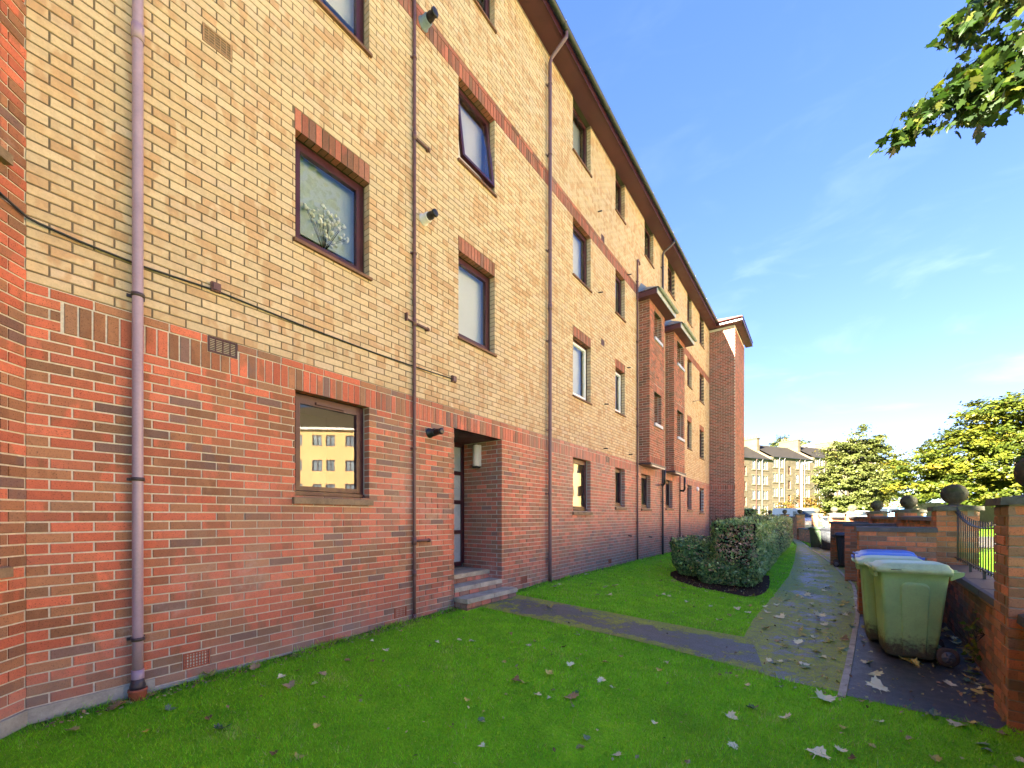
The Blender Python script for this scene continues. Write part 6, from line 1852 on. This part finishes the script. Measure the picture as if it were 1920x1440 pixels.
# leaves seen one by one in the photograph: (x, y, colour, size)
LEAVES = [(0.36, 0.54, 'yellow', 0.080), (0.76, 0.79, 'yellow', 0.051), (0.14, 0.76, 'brown', 0.111), (0.10, 0.81, 'brown', 0.082), (0.11, 1.01, 'brown', 0.082), (0.48, 0.97, 'green', 0.076), (-0.51, 1.37, 'yellow', 0.117), (-0.01, 1.40, 'yellow', 0.104), (1.08, 1.08, 'green', 0.109), (0.88, 1.10, 'brown', 0.050), (0.15, 1.68, 'brown', 0.094), (0.58, 1.77, 'pale', 0.074), (0.81, 1.76, 'brown', 0.096), (0.90, 1.85, 'pale', 0.073), (0.75, 2.04, 'brown', 0.087), (1.78, 1.27, 'yellow', 0.070), (0.62, 1.58, 'pale', 0.050), (1.55, 1.55, 'yellow', 0.050), (1.68, 1.22, 'brown', 0.050), (2.21, 2.99, 'brown', 0.090), (2.27, 3.02, 'yellow', 0.080), (2.48, 2.89, 'pale', 0.067), (2.61, 2.94, 'pale', 0.050), (2.75, 3.01, 'brown', 0.131), (2.75, 3.15, 'green', 0.059), (2.75, 3.53, 'pale', 0.082), (2.93, 3.42, 'pale', 0.052), (2.35, 3.30, 'yellow', 0.084), (2.42, 3.61, 'pale', 0.088), (2.61, 3.94, 'yellow', 0.071), (2.40, 2.29, 'green', 0.058), (3.12, 2.57, 'green', 0.061), (3.13, 2.49, 'green', 0.066), (3.36, 2.54, 'pale', 0.063), (3.41, 3.05, 'pale', 0.050), (3.12, 4.13, 'yellow', 0.058), (1.83, 3.30, 'yellow', 0.051), (2.56, 3.08, 'green', 0.050), (0.86, 2.50, 'brown', 0.058), (2.10, 2.48, 'yellow', 0.050), (2.63, 2.07, 'pale', 0.050), (3.12, 4.42, 'pale', 0.061), (2.28, 2.11, 'brown', 0.050), (4.36, 4.34, 'pale', 0.150), (4.16, 3.79, 'pale', 0.091), (3.80, 3.56, 'pale', 0.088), (3.96, 3.79, 'green', 0.096), (4.54, 3.88, 'yellow', 0.057), (4.77, 4.18, 'pale', 0.083), (5.08, 4.49, 'green', 0.093), (5.18, 4.40, 'pale', 0.122), (5.29, 4.50, 'yellow', 0.063), (4.35, 3.31, 'pale', 0.132), (4.49, 3.50, 'pale', 0.069), (5.24, 4.15, 'green', 0.079), (5.29, 4.08, 'green', 0.060), (4.96, 3.69, 'yellow', 0.061), (4.64, 3.71, 'yellow', 0.050), (4.54, 3.39, 'brown', 0.050), (4.65, 4.51, 'brown', 0.050), (3.89, 3.15, 'pale', 0.071), (3.85, 4.28, 'pale', 0.051), (4.04, 4.75, 'yellow', 0.050), (4.86, 3.97, 'brown', 0.050), (5.41, 4.40, 'brown', 0.069), (5.39, 4.06, 'pale', 0.050), (4.80, 4.88, 'pale', 0.165), (4.81, 5.32, 'pale', 0.140), (4.81, 5.81, 'pale', 0.118), (5.09, 6.07, 'yellow', 0.116), (5.19, 6.05, 'yellow', 0.095), (5.16, 5.91, 'yellow', 0.153), (5.34, 5.41, 'pale', 0.094), (5.46, 5.67, 'green', 0.089), (5.55, 5.48, 'pale', 0.062), (5.50, 5.31, 'yellow', 0.094), (4.84, 6.26, 'pale', 0.050), (4.84, 6.65, 'green', 0.073), (4.80, 6.98, 'pale', 0.056), (4.85, 7.46, 'yellow', 0.107), (5.73, 7.61, 'pale', 0.071), (5.70, 6.84, 'yellow', 0.089), (5.67, 6.40, 'green', 0.082), (5.73, 7.12, 'brown', 0.103), (5.59, 6.63, 'brown', 0.079), (5.66, 6.55, 'brown', 0.102), (4.78, 7.72, 'pale', 0.062), (3.97, 7.45, 'pale', 0.151), (4.40, 8.12, 'pale', 0.168), (4.12, 7.44, 'pale', 0.067), (4.43, 7.43, 'pale', 0.102), (4.42, 6.95, 'yellow', 0.083), (4.34, 6.45, 'pale', 0.101), (4.17, 6.08, 'pale', 0.109), (4.05, 5.89, 'pale', 0.050), (4.03, 5.23, 'pale', 0.059), (4.58, 6.19, 'yellow', 0.072), (4.58, 5.96, 'yellow', 0.069), (4.49, 5.72, 'pale', 0.058), (4.54, 5.31, 'yellow', 0.053), (4.45, 4.99, 'pale', 0.059), (4.16, 9.99, 'pale', 0.142), (3.86, 9.08, 'pale', 0.101), (4.66, 9.17, 'yellow', 0.122), (4.51, 10.76, 'pale', 0.110), (4.73, 9.44, 'yellow', 0.109), (4.84, 9.04, 'pale', 0.102), (4.56, 10.03, 'yellow', 0.102), (4.91, 10.10, 'pale', 0.082), (4.47, 7.21, 'brown', 0.074), (4.38, 6.98, 'green', 0.084), (4.49, 6.88, 'pale', 0.070), (4.74, 7.41, 'green', 0.084), (4.75, 8.29, 'pale', 0.095), (4.27, 8.83, 'pale', 0.062), (3.80, 9.15, 'yellow', 0.119), (3.73, 7.71, 'pale', 0.103), (3.65, 7.12, 'yellow', 0.083), (0.35, 6.76, 'pale', 0.152), (0.20, 8.55, 'pale', 0.135), (1.10, 7.38, 'pale', 0.114), (1.16, 7.90, 'pale', 0.139), (1.24, 6.71, 'pale', 0.087), (1.42, 6.85, 'pale', 0.122), (2.21, 8.65, 'pale', 0.135), (2.59, 7.48, 'pale', 0.082), (3.24, 6.59, 'pale', 0.096), (3.32, 6.94, 'yellow', 0.071), (2.21, 7.76, 'pale', 0.088), (2.04, 7.52, 'brown', 0.105), (2.09, 7.69, 'pale', 0.089), (3.26, 8.20, 'pale', 0.082), (3.48, 8.02, 'yellow', 0.094), (1.84, 9.47, 'yellow', 0.128), (2.63, 8.76, 'pale', 0.075), (3.36, 8.91, 'yellow', 0.105), (2.95, 8.27, 'pale', 0.086), (3.30, 7.62, 'pale', 0.108), (3.47, 7.44, 'pale', 0.103), (3.63, 8.07, 'pale', 0.093), (2.95, 7.35, 'pale', 0.062), (3.79, 8.50, 'pale', 0.096), (2.75, 7.14, 'pale', 0.062), (0.40, 6.95, 'pale', 0.096), (0.98, 10.33, 'pale', 0.098), (0.69, 12.42, 'pale', 0.086), (1.06, 5.48, 'yellow', 0.108), (2.00, 4.55, 'pale', 0.086), (1.78, 3.83, 'pale', 0.067), (2.11, 4.11, 'brown', 0.068), (1.18, 3.53, 'pale', 0.069), (0.94, 3.26, 'pale', 0.050), (1.04, 3.48, 'pale', 0.058), (0.35, 3.27, 'pale', 0.060), (0.00, 3.71, 'yellow', 0.067), (-0.01, 3.39, 'yellow', 0.063), (0.69, 2.75, 'pale', 0.073), (0.62, 2.36, 'brown', 0.067), (1.58, 3.81, 'yellow', 0.050), (1.35, 4.06, 'brown', 0.061), (1.73, 4.01, 'yellow', 0.058), (2.35, 4.00, 'yellow', 0.050), (2.68, 4.19, 'brown', 0.052), (0.38, 2.84, 'pale', 0.050), (0.54, 1.93, 'brown', 0.052)]
def surface_at(x, y):
    if x > kx(y) + .05 and 4.62 < y < 8.7: return 'bin bay slab', .014
    if path_left(y) < x < path_right(y) and y > 4.72: return 'path', .012
    if x < 3.9 and 4.80 < y < 5.86: return 'doorstep path', .016
    return 'lawn', .016
for _ in range(46):                       # more along the path, gathered towards the kerb
    yy = 4.9 + 7.5 * random.random() ** 1.4; kk = random.random() ** .6
    LEAVES.append((float(path_left(yy) * (1 - kk) + path_right(yy) * kk), yy, random.choice(['yellow', 'yellow', 'pale', 'green', 'brown']), random.uniform(.06, .11)))
for _ in range(30):                       # blown in along the foot of the low wall
    yy = random.uniform(4.9, 8.2); LEAVES.append((5.62 + (yy - 4.8) * .06 - abs(random.gauss(0, .09)), yy, random.choice(['yellow', 'pale', 'brown', 'green', 'brown']), random.uniform(.06, .12)))
for x, y, c, s in LEAVES:
    sf, lf = surface_at(x, y); drop(x, y, c, s, sf, lf)
# crumbs of leaf and twig too small to pick apart
n = 700
cx = rng.uniform(3.5, 5.6, n); cy = 4.4 + rng.random(n) ** 1.5 * 12
k2 = 420
cx = np.concatenate([cx, rng.uniform(1.6, 3.5, 260), rng.uniform(.05, 5.4, k2), rng.uniform(5.25, 5.6, 260), rng.uniform(.03, .22, 420)]); cy = np.concatenate([cy, rng.uniform(8.9, 11, 260), rng.uniform(1.2, 10, k2), rng.uniform(4.7, 8.3, 260), rng.uniform(.4, 4.6, 420)])
n = len(cx); cz = gz(cx, cy) + .018 + .012 * rng.random(n)
P = np.stack([cx, cy, cz], 1); N = np.tile([0, 0, 1.0], (n, 1))
T = np.stack([rng.random(n), rng.random(n), np.full(n, .5)], 1)
V, F, T = leafset(P, N, .030, .7, .35, lambda m, p: T)
o = bpy.data.objects.new('leaf_litter', np_mesh('leaf_litter', V, F, LITTER, T)); link(o); tag(o, kind='stuff')
# small green and yellow weed rooted between the low wall and the nearest pier
wd_ = empty('wall_weed', (5.46, 5.10, .42), 0, 'small yellow green weed growing from the low wall by the nearest pier', 'plant')
m = MB()
for k in range(7):
    a_ = random.random() * 6.28
    m.tube([(0.02, 0, 0), (-.03 + .03 * math.cos(a_), .05 * math.sin(a_), -.06 + .05 * k * .4), (-.05 + .04 * math.cos(a_), .08 * math.sin(a_), .06 - .05 * k)], [.003, .002, .001], 5)
m.build('stem', TWIG, wd_)
wl_ = [leaf_mesh('leaf', YLEAF, (.2, .1, 0), (random.uniform(.2, .8), random.random(), .5), False) for _ in range(4)]
for k in range(34):
    o = link(bpy.data.objects.new('leaf', random.choice(wl_)), wd_); s = random.uniform(.03, .05); o.scale = (s, s, s)
    o.location = (-.045 + random.gauss(0, .025), random.gauss(0, .05), random.uniform(-.28, .16)); o.rotation_euler = (random.gauss(1.0, .6), random.gauss(0, .6), random.random() * 6.28)


# vase of dried white flowers on the sill inside the first floor window
fv = empty('flower_vase', (-.26, 2.62, 4.31), 0, 'vase of white dried flowers inside the first floor window directly over the ground floor window', 'flowers')
m = MB(); m.lathe([(.030, 0), (.045, .04), (.040, .11), (.022, .16), (.026, .18)], 14); m.build('vase', BLACKP, fv)
m = MB(); tips = []
for k in range(34):
    a_ = random.random() * 6.28; rr = random.uniform(.05, .24); zz = random.uniform(.28, .62)
    p_ = (rr * .5 * math.cos(a_), rr * 1.3 * math.sin(a_), zz); tips.append(p_); m.tube([(0, 0, .15), (p_[0] * .3, p_[1] * .3, .26), p_], [.003, .002, .0015], 4)
m.build('stems', TWIG, fv)
WHITEB = plain('white_blossom', (.80, .79, .74), .8, .08, 20, .1)
bl_ = MB(); bl_.lathe([(.004, -.012), (.020, -.006), (.024, .004), (.014, .014), (.003, .018)], 7); blm = bl_.mesh('blossom', WHITEB)
for p_ in tips:
    for _ in range(3):
        o = link(bpy.data.objects.new('blossom', blm), fv); o.location = (p_[0] + random.gauss(0, .015), p_[1] + random.gauss(0, .025), p_[2] + random.gauss(0, .02)); o.rotation_euler = (random.gauss(0, .6), random.gauss(0, .6), 0)
